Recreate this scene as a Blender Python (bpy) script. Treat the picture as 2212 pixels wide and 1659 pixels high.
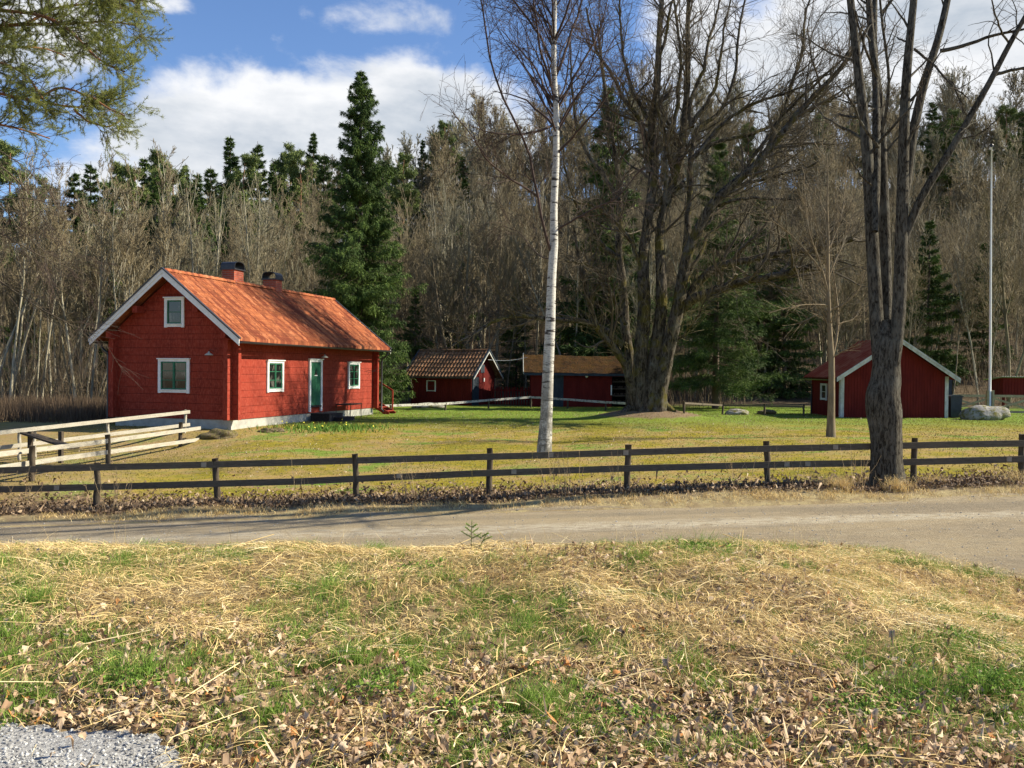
import bpy, math, random
import numpy as np
from mathutils import Vector, Matrix
sc = bpy.context.scene
for o in list(bpy.data.objects): bpy.data.objects.remove(o)
R = math.radians

# ---------------------------------------------------------------- camera
CAMZ = 2.1; FD = 1877.0; PITCH = -0.0144; ROLL = 0.011
fw = Vector((0, math.cos(PITCH), math.sin(PITCH)))
rt = Vector((1, 0, 0)); up = rt.cross(fw)
rt2 = rt * math.cos(ROLL) + up * math.sin(ROLL); up2 = rt2.cross(fw)
cam = bpy.data.objects.new('camera', bpy.data.cameras.new('camera')); sc.collection.objects.link(cam)
cam.data.sensor_width = 36; cam.data.lens = 36 * FD / 2212; cam.data.clip_end = 3000; cam.data.clip_start = .05
m3 = Matrix((rt2, up2, -fw)).transposed()
cam.matrix_world = Matrix.Translation((0, 0, CAMZ)) @ m3.to_4x4()
sc.camera = cam

def ray(px, py):
    return fw + rt2 * ((px - 1106) / FD) + up2 * ((829.5 - py) / FD)
def pt(px, py, d):
    v = ray(px, py); v = v * (d / v.y)
    return np.array((v.x, v.y, v.z + CAMZ))

# ---------------------------------------------------------------- light and sky
SUN_EL = R(35); SUN_AZ = R(83)
S = Vector((math.sin(SUN_AZ) * math.cos(SUN_EL), math.cos(SUN_AZ) * math.cos(SUN_EL), math.sin(SUN_EL)))
sun = bpy.data.objects.new('sun', bpy.data.lights.new('sun', 'SUN')); sc.collection.objects.link(sun)
sun.data.energy = 5.0; sun.data.angle = R(.55); sun.data.color = (1.0, .91, .73)
sun.rotation_euler = S.to_track_quat('Z', 'Y').to_euler()
sc.view_settings.view_transform = 'Standard'; sc.view_settings.look = 'None'
sc.view_settings.exposure = 1.0; sc.view_settings.gamma = 1

w = bpy.data.worlds.new('World'); sc.world = w; w.use_nodes = True
nt = w.node_tree; nt.nodes.clear()
def wn(t, **k):
    n = nt.nodes.new(t)
    for a, b in k.items(): setattr(n, a, b)
    return n
def wm(op, a, b=None, c=None, clamp=False):
    n = nt.nodes.new('ShaderNodeMath'); n.operation = op; n.use_clamp = clamp
    for i, v in enumerate((a, b, c)):
        if v is None: continue
        if isinstance(v, (int, float)): n.inputs[i].default_value = v
        else: nt.links.new(v, n.inputs[i])
    return n.outputs[0]
sky = wn('ShaderNodeTexSky'); sky.sky_type = 'NISHITA'; sky.sun_disc = False
sky.sun_elevation = SUN_EL; sky.sun_rotation = SUN_AZ; sky.air_density = 1.0; sky.dust_density = .3; sky.ozone_density = 3.0
tc = wn('ShaderNodeTexCoord'); sep = wn('ShaderNodeSeparateXYZ'); nt.links.new(tc.outputs['Generated'], sep.inputs[0])
az = wm('ARCTAN2', sep.outputs[0], sep.outputs[1]); el = wm('ARCSINE', sep.outputs[2])
def wnoise(scale, detail, rough, off=0.0, stretch=1.7):
    mp = wn('ShaderNodeMapping'); mp.inputs['Scale'].default_value = (1, 1, stretch); mp.inputs['Location'].default_value = (off, off * .7, off * .3)
    nt.links.new(tc.outputs['Generated'], mp.inputs[0])
    n = wn('ShaderNodeTexNoise'); n.inputs['Scale'].default_value = scale; n.inputs['Detail'].default_value = detail; n.inputs['Roughness'].default_value = rough
    n.inputs['Distortion'].default_value = .25
    nt.links.new(mp.outputs[0], n.inputs['Vector']); return n.outputs[0]
# cloud banks: (az, el) of each bank and its angular half sizes
blobs = [(430, 300, 170, 125, 1.05), (590, 290, 180, 130, 1.1), (760, 290, 170, 140, 1.1), (870, 260, 140, 130, 1.1), (1000, 300, 150, 140, 1.1), (640, 420, 420, 120, 1.0),
         (1110, 300, 100, 110, .8), (300, 340, 130, 60, .75),
         (820, 30, 170, 50, .50), (350, 5, 70, 18, .5), (60, 90, 170, 120, .8), (210, 210, 130, 70, .6), (1250, 330, 200, 70, .6),
         (1560, 120, 190, 170, .85), (1800, 90, 260, 220, .95), (2120, 160, 230, 190, 1.0), (2030, 330, 200, 90, .8), (1700, 320, 220, 90, .8), (1480, 30, 110, 90, .7),
         (1150, -220, 500, 90, .5), (1900, -300, 500, 200, .8), (-500, 100, 300, 250, .8)]
tot = None
for (x, y, rx, ry, wt) in blobs:
    v = ray(x, y).normalized(); a0 = math.atan2(v.x, v.y); e0 = math.asin(v.z)
    da = wm('MULTIPLY', wm('SUBTRACT', az, a0), FD / rx); de = wm('MULTIPLY', wm('SUBTRACT', el, e0), FD / ry)
    g = wm('ADD', wm('MULTIPLY', da, da), wm('MULTIPLY', de, de))
    g = wm('MULTIPLY', wm('EXPONENT', wm('MULTIPLY', wm('POWER', g, 1.6), -.7)), wt)
    tot = g if tot is None else wm('MAXIMUM', tot, g)
for (a0, e0, ra, re, wt) in [(1.8, .5, .5, .2, .5), (2.9, .25, .5, .15, .5), (-1.6, .4, .5, .2, .5), (-2.6, .5, .4, .2, .45)]:
    da = wm('MULTIPLY', wm('SUBTRACT', az, a0), 1 / ra); de = wm('MULTIPLY', wm('SUBTRACT', el, e0), 1 / re)
    g = wm('MULTIPLY', wm('EXPONENT', wm('MULTIPLY', wm('ADD', wm('MULTIPLY', da, da), wm('MULTIPLY', de, de)), -1)), wt)
    tot = wm('MAXIMUM', tot, g)
n1 = wnoise(7.5, 9, .58); n2 = wnoise(24, 6, .6, 3.0); n3 = wnoise(5, 7, .55, 7.0, 2.6)
nz = wm('ADD', wm('MULTIPLY', wm('SUBTRACT', n1, .5), 1.45), wm('MULTIPLY', wm('SUBTRACT', n2, .5), .38))
dens = wm('ADD', tot, nz)
mr = wn('ShaderNodeMapRange'); mr.interpolation_type = 'SMOOTHSTEP'; nt.links.new(dens, mr.inputs[0]); mr.inputs[1].default_value = .36; mr.inputs[2].default_value = .80
shade = wm('ADD', wm('MULTIPLY', wm('SUBTRACT', dens, .75), 1.0), wm('MULTIPLY', wm('SUBTRACT', n3, .44), 3.2), clamp=True)
cr = wn('ShaderNodeMixRGB'); cr.inputs[1].default_value = (.97, .98, 1.0, 1); cr.inputs[2].default_value = (.50, .57, .66, 1)
nt.links.new(shade, cr.inputs[0])
bg1 = wn('ShaderNodeBackground'); bg1.inputs[1].default_value = .072
hs = wn('ShaderNodeHueSaturation'); hs.inputs['Saturation'].default_value = 1.06; hs.inputs['Value'].default_value = 1.0; nt.links.new(sky.outputs[0], hs.inputs['Color'])
tint = wn('ShaderNodeMixRGB', blend_type='MULTIPLY'); tint.inputs[0].default_value = 1; tint.inputs[2].default_value = (1.05, 1.08, 1.22, 1); nt.links.new(hs.outputs[0], tint.inputs[1])
nt.links.new(tint.outputs[0], bg1.inputs[0])
bg2 = wn('ShaderNodeBackground'); nt.links.new(cr.outputs[0], bg2.inputs[0]); bg2.inputs[1].default_value = .51
mx = wn('ShaderNodeMixShader'); nt.links.new(mr.outputs[0], mx.inputs[0]); nt.links.new(bg1.outputs[0], mx.inputs[1]); nt.links.new(bg2.outputs[0], mx.inputs[2])
wo = wn('ShaderNodeOutputWorld'); nt.links.new(mx.outputs[0], wo.inputs[0])

# ---------------------------------------------------------------- helpers
def new_mesh(name, V, F3=None, F4=None, tone=None, smooth=False):
    me = bpy.data.meshes.new(name)
    V = np.asarray(V, np.float32).reshape(-1, 3)
    n3 = 0 if F3 is None else len(F3); n4 = 0 if F4 is None else len(F4)
    me.vertices.add(len(V)); me.vertices.foreach_set('co', V.ravel())
    parts = []
    if n3: parts.append(np.asarray(F3, np.int32).ravel())
    if n4: parts.append(np.asarray(F4, np.int32).ravel())
    idx = np.concatenate(parts)
    me.loops.add(len(idx)); me.loops.foreach_set('vertex_index', idx)
    st = np.concatenate([np.arange(n3) * 3, n3 * 3 + np.arange(n4) * 4]).astype(np.int32)
    me.polygons.add(n3 + n4); me.polygons.foreach_set('loop_start', st)
    me.polygons.foreach_set('use_smooth', np.full(n3 + n4, bool(smooth)))
    me.update(calc_edges=True)
    if tone is not None:
        a = me.attributes.new('tone', 'FLOAT', 'POINT'); a.data.foreach_set('value', np.asarray(tone, np.float32))
    return me
def link(name, me, mat, parent=None, loc=None, rz=None):
    o = bpy.data.objects.new(name, me); sc.collection.objects.link(o)
    if mat is not None: me.materials.append(mat)
    if parent is not None: o.parent = parent
    if loc is not None: o.location = loc
    if rz is not None: o.rotation_euler = (0, 0, rz)
    return o
def tag(o, label=None, cat=None, group=None, kind=None):
    if label: o['label'] = label
    if cat: o['category'] = cat
    if group: o['group'] = group
    if kind: o['kind'] = kind
    return o
def thing(name, label, cat, loc=(0, 0, 0), rz=0, group=None):
    o = bpy.data.objects.new(name, None); sc.collection.objects.link(o); o.empty_display_size = .3
    o.location = loc; o.rotation_euler = (0, 0, rz)
    return tag(o, label, cat, group)

class Geo:
    def __init__(s): s.v = []; s.f3 = []; s.f4 = []; s.t = []; s.n = 0; s.flat = False
    def add(s, V, F, tone=None):
        V = np.asarray(V, float).reshape(-1, 3); F = np.asarray(F, int)
        s.v.append(V); (s.f3 if F.shape[1] == 3 else s.f4).append(F + s.n)
        s.t.append(np.full(len(V), .5) if tone is None else np.asarray(tone, float)); s.n += len(V)
        return s
    def addboth(s, V, F4, F3):
        n = s.n; s.add(V, F4); s.f3.append(np.asarray(F3, int) + n); return s
    def box(s, x0, x1, y0, y1, z0, z1, M=None):
        s.flat = True
        V = np.array([(x, y, z) for z in (z0, z1) for y in (y0, y1) for x in (x0, x1)], float)
        if M is not None: V = V @ np.array(M)[:3, :3].T + np.array(M)[:3, 3]
        return s.add(V, [(0, 2, 3, 1), (4, 5, 7, 6), (0, 1, 5, 4), (2, 6, 7, 3), (0, 4, 6, 2), (1, 3, 7, 5)])
    def beam(s, a, b, wd, ht, upv=(0, 0, 1)):
        s.flat = True; a = np.asarray(a, float); b = np.asarray(b, float); d = b - a; d /= np.linalg.norm(d)
        sd = np.cross(d, upv); sd /= np.linalg.norm(sd); u = np.cross(sd, d)
        V = [p + sd * i * wd / 2 + u * j * ht / 2 for p in (a, b) for j in (-1, 1) for i in (-1, 1)]
        return s.add(V, [(0, 1, 3, 2), (4, 6, 7, 5), (0, 4, 5, 1), (2, 3, 7, 6), (0, 2, 6, 4), (1, 5, 7, 3)])
    def prism(s, poly, ext, axis='y'):
        s.flat = True; n = len(poly); V = []
        for e in ext:
            for (a, b) in poly:
                V.append((a, e, b) if axis == 'y' else ((e, a, b) if axis == 'x' else (a, b, e)))
        F4 = [(i, (i + 1) % n, n + (i + 1) % n, n + i) for i in range(n)]
        F3 = [(0, i + 1, i) for i in range(1, n - 1)] + [(n, n + i, n + i + 1) for i in range(1, n - 1)]
        return s.addboth(V, F4, F3)
    def tube(s, P, r, sides=8, caps=True):
        P = np.asarray(P, float)[None]; rr = np.broadcast_to(np.asarray(r, float), (1, P.shape[1]))
        V, F = tubes(P, rr, sides); n = s.n; s.add(V, F)
        if caps:
            K = P.shape[1]
            s.f3.append(np.array([(0, i, i + 1) for i in range(1, sides - 1)] + [((K - 1) * sides, (K - 1) * sides + i + 1, (K - 1) * sides + i) for i in range(1, sides - 1)]) + n)
        return s
    def build(s, name, mat, parent=None, smooth=False, loc=None, rz=None):
        me = new_mesh(name, np.concatenate(s.v), np.concatenate(s.f3) if s.f3 else None, np.concatenate(s.f4) if s.f4 else None, np.concatenate(s.t), smooth or not s.flat)
        return link(name, me, mat, parent, loc, rz)
    def mesh(s, name, mat, smooth=False):
        me = new_mesh(name, np.concatenate(s.v), np.concatenate(s.f3) if s.f3 else None, np.concatenate(s.f4) if s.f4 else None, np.concatenate(s.t), smooth or not s.flat)
        me.materials.append(mat); return me

def tubes(P, Rr, sides):
    N, K, _ = P.shape
    T = np.gradient(P, axis=1); T /= np.maximum(np.linalg.norm(T, axis=2, keepdims=True), 1e-9)
    m = np.abs(T.mean(axis=1)); ax = m.argmin(axis=1); ref = np.zeros((N, 3)); ref[np.arange(N), ax] = 1
    n1 = np.cross(T, ref[:, None, :]); n1 /= np.maximum(np.linalg.norm(n1, axis=2, keepdims=True), 1e-9); n2 = np.cross(T, n1)
    a = np.arange(sides) * 2 * math.pi / sides
    V = P[:, :, None, :] + Rr[:, :, None, None] * (n1[:, :, None, :] * np.cos(a)[None, None, :, None] + n2[:, :, None, :] * np.sin(a)[None, None, :, None])
    i = np.arange(N)[:, None, None] * K * sides; k = np.arange(K - 1)[None, :, None] * sides; j = np.arange(sides)[None, None, :]; j2 = (j + 1) % sides
    F = np.stack([i + k + j, i + k + j2, i + k + sides + j2, i + k + sides + j], -1).reshape(-1, 4)
    return V.reshape(-1, 3), F
def blades(B, D, L, W, rng, bend=0.0, tone=None):
    """one triangle per blade"""
    n = len(B); r = rng.normal(size=(n, 3)); sd = np.cross(D, r); sd /= np.maximum(np.linalg.norm(sd, axis=1, keepdims=True), 1e-9)
    W = np.broadcast_to(W, (n,))[:, None]; L = np.broadcast_to(L, (n,))[:, None]
    V = np.stack([B - sd * W / 2, B + sd * W / 2, B + D * L], 1).reshape(-1, 3)
    return V, np.arange(3 * n).reshape(-1, 3), np.repeat(tone if tone is not None else rng.random(n), 3)
def norm(v): return v / np.maximum(np.linalg.norm(v, axis=-1, keepdims=True), 1e-9)
def resample(P, K):
    P = np.asarray(P, float); d = np.r_[0, np.cumsum(np.linalg.norm(np.diff(P, axis=0), axis=1))]
    t = np.linspace(0, d[-1], K); return np.stack([np.interp(t, d, P[:, i]) for i in range(3)], 1)
def spawn(P, Rr, n, rng, t=(.2, 1), L=(.3, .6), ang=(.5, .9), K=5, rr=.6, rmax=1e9, tip=.3, upb=0.0, wob=.12, relative=True, flat=0.0):
    N, KP, _ = P.shape
    seg = np.linalg.norm(np.diff(P, axis=1), axis=2).sum(1)
    idx = rng.choice(N, n, p=seg / seg.sum()); tt = rng.uniform(t[0], t[1], n)
    f = tt * (KP - 1) * .9999; i0 = f.astype(int); fr = (f - i0)[:, None]
    p = P[idx, i0] * (1 - fr) + P[idx, i0 + 1] * fr; tg = norm(P[idx, i0 + 1] - P[idx, i0])
    r = Rr[idx, i0] * (1 - fr[:, 0]) + Rr[idx, i0 + 1] * fr[:, 0]
    rnd = rng.normal(size=(n, 3)); rnd[:, 2] *= (1 - flat); pr = norm(rnd - tg * (rnd * tg).sum(1, keepdims=True))
    a = rng.uniform(ang[0], ang[1], n)[:, None]; d = np.cos(a) * tg + np.sin(a) * pr
    ln = rng.uniform(L[0], L[1], n)
    if relative: ln = ln * seg[idx] * (1 - .55 * tt)
    out = np.zeros((n, K, 3)); out[:, 0] = p; st = (ln / (K - 1))[:, None]
    for k in range(1, K):
        d = norm(d + rng.normal(size=(n, 3)) * wob + np.array((0, 0, upb)))
        out[:, k] = out[:, k - 1] + d * st
    r0 = np.minimum(r * rr, rmax)
    return out, r0[:, None] * np.linspace(1, tip, K)[None]

_lat = np.random.default_rng(5).random((256, 256))
def vnoise(x, y, s=1.0, off=0):
    x = np.asarray(x, float) * s + off * 17.3 + 1000; y = np.asarray(y, float) * s + off * 9.1 + 1000
    xi = np.floor(x).astype(int); yi = np.floor(y).astype(int); fx = x - xi; fy = y - yi
    fx = fx * fx * (3 - 2 * fx); fy = fy * fy * (3 - 2 * fy); a = _lat
    g = lambda i, j: a[i % 256, j % 256]
    return (g(xi, yi) * (1 - fx) + g(xi + 1, yi) * fx) * (1 - fy) + (g(xi, yi + 1) * (1 - fx) + g(xi + 1, yi + 1) * fx) * fy
def sm(t): t = np.clip(t, 0, 1); return t * t * (3 - 2 * t)

# ---------------------------------------------------------------- terrain
EDGE = np.array([(-60, 12.1), (3.0, 12.1), (4.2, 11.9), (5.0, 11.3), (5.76, 9.75), (6.3, 7.5), (6.6, 4), (6.8, -8)], float)
MAPLE = (6.15, 39.0)
def near_edge_x(y): return np.interp(-np.asarray(y, float), -EDGE[1:, 1], EDGE[1:, 0])
def bank_d(x, y):
    d = np.full(np.shape(x), 1e9)
    for a, b in zip(EDGE[:-1], EDGE[1:]):
        ab = b - a; t = np.clip(((x - a[0]) * ab[0] + (y - a[1]) * ab[1]) / (ab @ ab), 0, 1)
        d = np.minimum(d, np.hypot(x - a[0] - t * ab[0], y - a[1] - t * ab[1]))
    return np.where((y < 12.1) & (x < near_edge_x(y)), d, -d)
def ground(x, y):
    x = np.asarray(x, float); y = np.asarray(y, float)
    xc = np.clip(x, -20, 18); rz = -.40 + .04 * xc
    bz = .40 + .018 * np.clip(x, -12, 0)
    d = bank_d(x, y); k = sm(d / 4.3)
    zb = rz + (bz - rz) * k + np.where(d > 0, 1, 0) * sm(d / 1.0) * ((vnoise(x, y, .9) - .5) * .10 + (vnoise(x, y, 2.7, 2) - .5) * .06)
    fz = -.37 + .04 * xc; lz = np.interp(x, [-8, 5, 14, 24], [-.02, .03, .14, .2])
    zc = fz + (lz - fz) * np.clip((y - 17) / 15, 0, 1)
    zl = fz + (-.45 - fz) * sm((y - 17) / 2.5) + (.43) * sm((y - 27) / 2.8)
    zf = zc + (zl - zc) * sm((-7.5 - x) / 3) + (vnoise(x, y, .5, 1) - .5) * .10 * sm((y - 17) / 4) * (1 - sm((y - 28) / 4))
    zf = zf + .16 * sm((y - 15.4) / .6) * (1 - sm((y - 16.4) / .8)) * vnoise(x, y, .7, 4)
    zf = zf + .46 * np.exp(-(((x - MAPLE[0]) / 2.3) ** 2 + ((y - MAPLE[1]) / 1.8) ** 2) ** 1.3)
    az_ = x / np.maximum(y, 1) * 110
    hm = np.interp(az_, [-75, -45, -25, -8, 15, 60], [2, 7, 15, 25, 29, 30])
    zh = hm * sm((y - 54) / 80) + np.clip(y - 130, 0, 40) * .02
    return np.where(y < 15.4, np.where(d > 0, zb, rz + 0 * x), zf) + zh
def gz(x, y): return float(ground(np.array([x]), np.array([y]))[0])
def hit(px, py, dmin=2.5, dmax=140):
    v = ray(px, py); v = v / v.y; ds = np.arange(dmin, dmax, .05)
    z = CAMZ + v.z * ds; g = ground(v.x * ds, ds); i = np.argmax(z < g)
    return np.array((v.x * ds[i], ds[i], g[i]))

# ---------------------------------------------------------------- materials
class NB:
    def __init__(s, name):
        s.m = bpy.data.materials.new(name); s.m.use_nodes = True; s.t = s.m.node_tree
        s.b = s.t.nodes['Principled BSDF']; s.co = s.t.nodes.new('ShaderNodeTexCoord')
    def n(s, t, **k):
        n = s.t.nodes.new(t)
        for a, b in k.items(): setattr(n, a, b)
        return n
    def set(s, sock, v):
        if isinstance(v, (int, float)): sock.default_value = v
        elif isinstance(v, tuple): sock.default_value = (*v, 1) if len(v) == 3 and sock.type == 'RGBA' else v
        else: s.t.links.new(v, sock)
    def math(s, op, a, b=0.0, c=None, clamp=False):
        n = s.n('ShaderNodeMath', operation=op, use_clamp=clamp); s.set(n.inputs[0], a); s.set(n.inputs[1], b)
        if c is not None: s.set(n.inputs[2], c)
        return n.outputs[0]
    def noise(s, scale, detail=5, rough=.6, vec=None, sc3=(1, 1, 1), out=0, dist=0):
        mp = s.n('ShaderNodeMapping'); mp.inputs['Scale'].default_value = sc3
        s.t.links.new(vec if vec is not None else s.co.outputs['Object'], mp.inputs[0])
        n = s.n('ShaderNodeTexNoise'); n.inputs['Scale'].default_value = scale; n.inputs['Detail'].default_value = detail; n.inputs['Roughness'].default_value = rough; n.inputs['Distortion'].default_value = dist
        s.t.links.new(mp.outputs[0], n.inputs['Vector']); return n.outputs[out]
    def ramp(s, v, lo, hi, smooth=True):
        n = s.n('ShaderNodeMapRange'); n.interpolation_type = 'SMOOTHSTEP' if smooth else 'LINEAR'
        s.set(n.inputs[0], v); n.inputs[1].default_value = lo; n.inputs[2].default_value = hi; return n.outputs[0]
    def mix(s, f, a, b, blend='MIX'):
        n = s.n('ShaderNodeMixRGB', blend_type=blend); s.set(n.inputs[0], f); s.set(n.inputs[1], a); s.set(n.inputs[2], b); return n.outputs[0]
    def cramp(s, v, cols):
        n = s.n('ShaderNodeValToRGB'); e = n.color_ramp.elements
        while len(e) < len(cols): e.new(.5)
        for i, (p, c) in enumerate(cols): e[i].position = p; e[i].color = (*c, 1)
        s.set(n.inputs[0], v); return n.outputs[0]
    def attr(s, name='tone'): return s.n('ShaderNodeAttribute', attribute_name=name).outputs['Fac']
    def bump(s, h, strength=.5, dist=.02):
        n = s.n('ShaderNodeBump'); n.inputs['Strength'].default_value = strength; n.inputs['Distance'].default_value = dist
        s.t.links.new(h, n.inputs['Height']); s.t.links.new(n.outputs[0], s.b.inputs['Normal'])
    def done(s, col, rough=.85, spec=.25, metal=0):
        s.set(s.b.inputs['Base Color'], col); s.set(s.b.inputs['Roughness'], rough); s.b.inputs['Specular IOR Level'].default_value = spec
        s.b.inputs['Metallic'].default_value = metal; return s.m
def noisy(name, c1, c2, scale=4, rough=.85, bump=.4, dist=.02, sc3=(1, 1, 1), lo=.35, hi=.65, spec=.25, fine=None):
    m = NB(name); n = m.noise(scale, 6, .65, sc3=sc3); c = m.mix(m.ramp(n, lo, hi), c1, c2)
    if fine:
        f = m.noise(scale * fine[0], 4, .7, sc3=sc3); c = m.mix(m.ramp(f, .45, .62), c, fine[1])
        n = m.math('ADD', n, f)
    if bump: m.bump(n, bump, dist)
    return m.done(c, rough, spec)

def leafmat(name, cols, trans=.0, rough=.7):
    m = NB(name); c = m.cramp(m.attr(), cols); m.done(c, rough, .15)
    if trans:
        tr = m.n('ShaderNodeBsdfTranslucent'); m.t.links.new(c, tr.inputs[0]); ms = m.n('ShaderNodeMixShader'); ms.inputs[0].default_value = trans
        o = m.t.nodes['Material Output']; m.t.links.new(m.b.outputs[0], ms.inputs[1]); m.t.links.new(tr.outputs[0], ms.inputs[2]); m.t.links.new(ms.outputs[0], o.inputs[0])
    return m.m
M = {}
M['red_log'] = noisy('red_log', (.26, .032, .015), (.19, .022, .011), 1.6, .92, .25, .006, (1.6, 1.6, .6), fine=(7, (.30, .055, .032)))
M['red_board'] = noisy('red_board', (.15, .015, .011), (.11, .010, .008), 3, .9, .3, .01, (1, 1, .3))
M['white_paint'] = noisy('white_paint', (.80, .80, .78), (.70, .70, .67), 6, .6, .15, .005)
M['grey_white'] = noisy('grey_white', (.55, .56, .53), (.36, .37, .33), 5, .7, .3, .01, (1, 1, .5))
M['green_paint'] = noisy('green_paint', (.035, .16, .085), (.025, .12, .065), 8, .5, .1, .004)
M['black_metal'] = noisy('black_metal', (.018, .018, .022), (.03, .03, .034), 6, .45, .1, .004, spec=.5)
M['blue_black'] = noisy('blue_black', (.035, .05, .065), (.02, .03, .042), 5, .6, .2, .01, (1, 1, .4))
M['black_wood'] = noisy('black_wood', (.016, .016, .019), (.03, .029, .03), 6, .75, .2, .01, (.5, 3, 3))
M['dark_inside'] = noisy('dark_inside', (.012, .011, .01), (.02, .018, .016), 5, .95, 0)
M['concrete'] = noisy('concrete', (.44, .43, .38), (.30, .29, .26), 3.5, .9, .4, .01, fine=(5, (.36, .36, .30)))
M['tan_wood'] = noisy('tan_wood', (.36, .31, .21), (.26, .22, .15), 5, .85, .3, .01, (.5, .5, 1))
M['old_white_rail'] = noisy('old_white_rail', (.46, .44, .39), (.16, .145, .115), 7, .8, .3, .01, (.6, 1, 1), .48, .62)
M['pale_wood'] = noisy('pale_wood', (.37, .34, .265), (.25, .225, .175), 5, .8, .3, .006, (.5, .5, 3), fine=(8, (.44, .41, .34)))
M['dark_rail'] = noisy('dark_rail', (.125, .100, .068), (.082, .064, .045), 5, .85, .5, .01, (.35, 2, 5), fine=(5, (.15, .125, .09)))
M['post_wood'] = noisy('post_wood', (.10, .078, .052), (.05, .038, .027), 8, .9, .8, .02, (2, 2, .35))
M['patch_wood'] = noisy('patch_wood', (.36, .30, .22), (.28, .23, .17), 9, .8, .2)
M['rock'] = noisy('rock', (.36, .34, .30), (.20, .19, .17), 2.2, .9, .8, .06, fine=(2.5, (.13, .12, .025)))
M['moss_rock'] = noisy('moss_rock', (.14, .125, .03), (.20, .16, .10), 5, .95, .9, .05, fine=(4, (.10, .07, .04)))
m = NB('glass'); m.done(m.mix(m.ramp(m.noise(4.5, 3, .5, sc3=(1, 1, .5)), .50, .66), (.010, .013, .012), (.11, .11, .09)), .05, .7); M['glass'] = m.m  # pale noise patches in the pane colour imitate reflections on opaque glass
m = NB('lamp_enamel'); m.done((.45, .45, .38), .35, .5); M['lamp_enamel'] = m.m
m = NB('white_globe'); m.done((.85, .85, .82), .3, .5); M['white_globe'] = m.m
m = NB('pole_white'); m.done((.78, .78, .76), .35, .5); M['pole_white'] = m.m
M['bin_grey'] = noisy('bin_grey', (.045, .055, .065), (.03, .038, .045), 5, .5, .1)
# brick
m = NB('brick'); b = m.n('ShaderNodeTexBrick'); b.inputs['Scale'].default_value = 1; b.inputs['Brick Width'].default_value = .25; b.inputs['Row Height'].default_value = .077
b.inputs['Mortar Size'].default_value = .009; b.inputs['Color1'].default_value = (.42, .085, .04, 1); b.inputs['Color2'].default_value = (.30, .055, .03, 1); b.inputs['Mortar'].default_value = (.26, .17, .13, 1)
sx = m.n('ShaderNodeSeparateXYZ'); m.t.links.new(m.co.outputs['Object'], sx.inputs[0]); cx = m.n('ShaderNodeCombineXYZ')
m.set(cx.inputs[0], m.math('ADD', sx.outputs[0], sx.outputs[1])); m.set(cx.inputs[1], sx.outputs[2]); m.t.links.new(cx.outputs[0], b.inputs['Vector'])
m.bump(b.outputs['Fac'], -.5, .01); M['brick'] = m.done(b.outputs['Color'], .9)
def tilemat(name, cols, tw, ty, moss, mosscol, mlo, mhi, streak=(.30, .08, .04)):
    m = NB(name); sx = m.n('ShaderNodeSeparateXYZ'); m.t.links.new(m.co.outputs['Object'], sx.inputs[0]); cx = m.n('ShaderNodeCombineXYZ')
    m.set(cx.inputs[0], m.math('FLOOR', m.math('DIVIDE', sx.outputs[0], tw))); m.set(cx.inputs[1], m.math('FLOOR', m.math('DIVIDE', sx.outputs[1], ty)))
    wnn = m.n('ShaderNodeTexWhiteNoise', noise_dimensions='3D'); m.t.links.new(cx.outputs[0], wnn.inputs[0])
    c = m.cramp(wnn.outputs['Value'], cols)
    big = m.noise(1.1, 6, .65, sc3=(3.2, .5, .5)); c = m.mix(m.math('MULTIPLY', m.ramp(m.math('ADD', big, m.math('MULTIPLY', wnn.outputs['Value'], .10)), .50, .64), .85), c, streak)
    f = m.noise(14, 5, .7); c = m.mix(m.math('MULTIPLY', m.ramp(f, .5, .75), .45), c, streak)
    if moss: mn = m.noise(moss, 7, .7); c = m.mix(m.ramp(mn, mlo, mhi), c, mosscol)
    m.bump(f, .3, .01); return m.done(c, .95, .1)
M['tile'] = tilemat('orange_tile', [(0, (.20, .065, .032)), (.25, (.34, .110, .046)), (.6, (.41, .145, .062)), (1, (.50, .195, .090))], .18, .245, 0, None, 0, 0, (.15, .036, .022))
M['old_tile'] = tilemat('old_tile', [(0, (.15, .075, .04)), (.4, (.26, .135, .072)), (.7, (.18, .10, .055)), (1, (.40, .24, .14))], .21, .26, 1.5, (.085, .06, .035), .50, .72, (.13, .08, .05))
M['moss_roof'] = noisy('moss_roof', (.065, .038, .012), (.028, .020, .012), 1.6, 1.0, 1.0, .05, spec=.05, fine=(7, (.07, .034, .014)))
m = NB('red_sheet'); n = m.noise(2, 5, .6, sc3=(1, .4, 1)); c = m.mix(m.ramp(n, .4, .65), (.19, .032, .014), (.24, .075, .040)); M['red_sheet'] = m.done(c, .85, .08)
m = NB('zinc_sheet'); n = m.noise(4, 5, .6); c = m.mix(m.ramp(n, .4, .65), (.42, .44, .46), (.30, .30, .31)); M['zinc_sheet'] = m.done(c, .4, .5)
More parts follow.
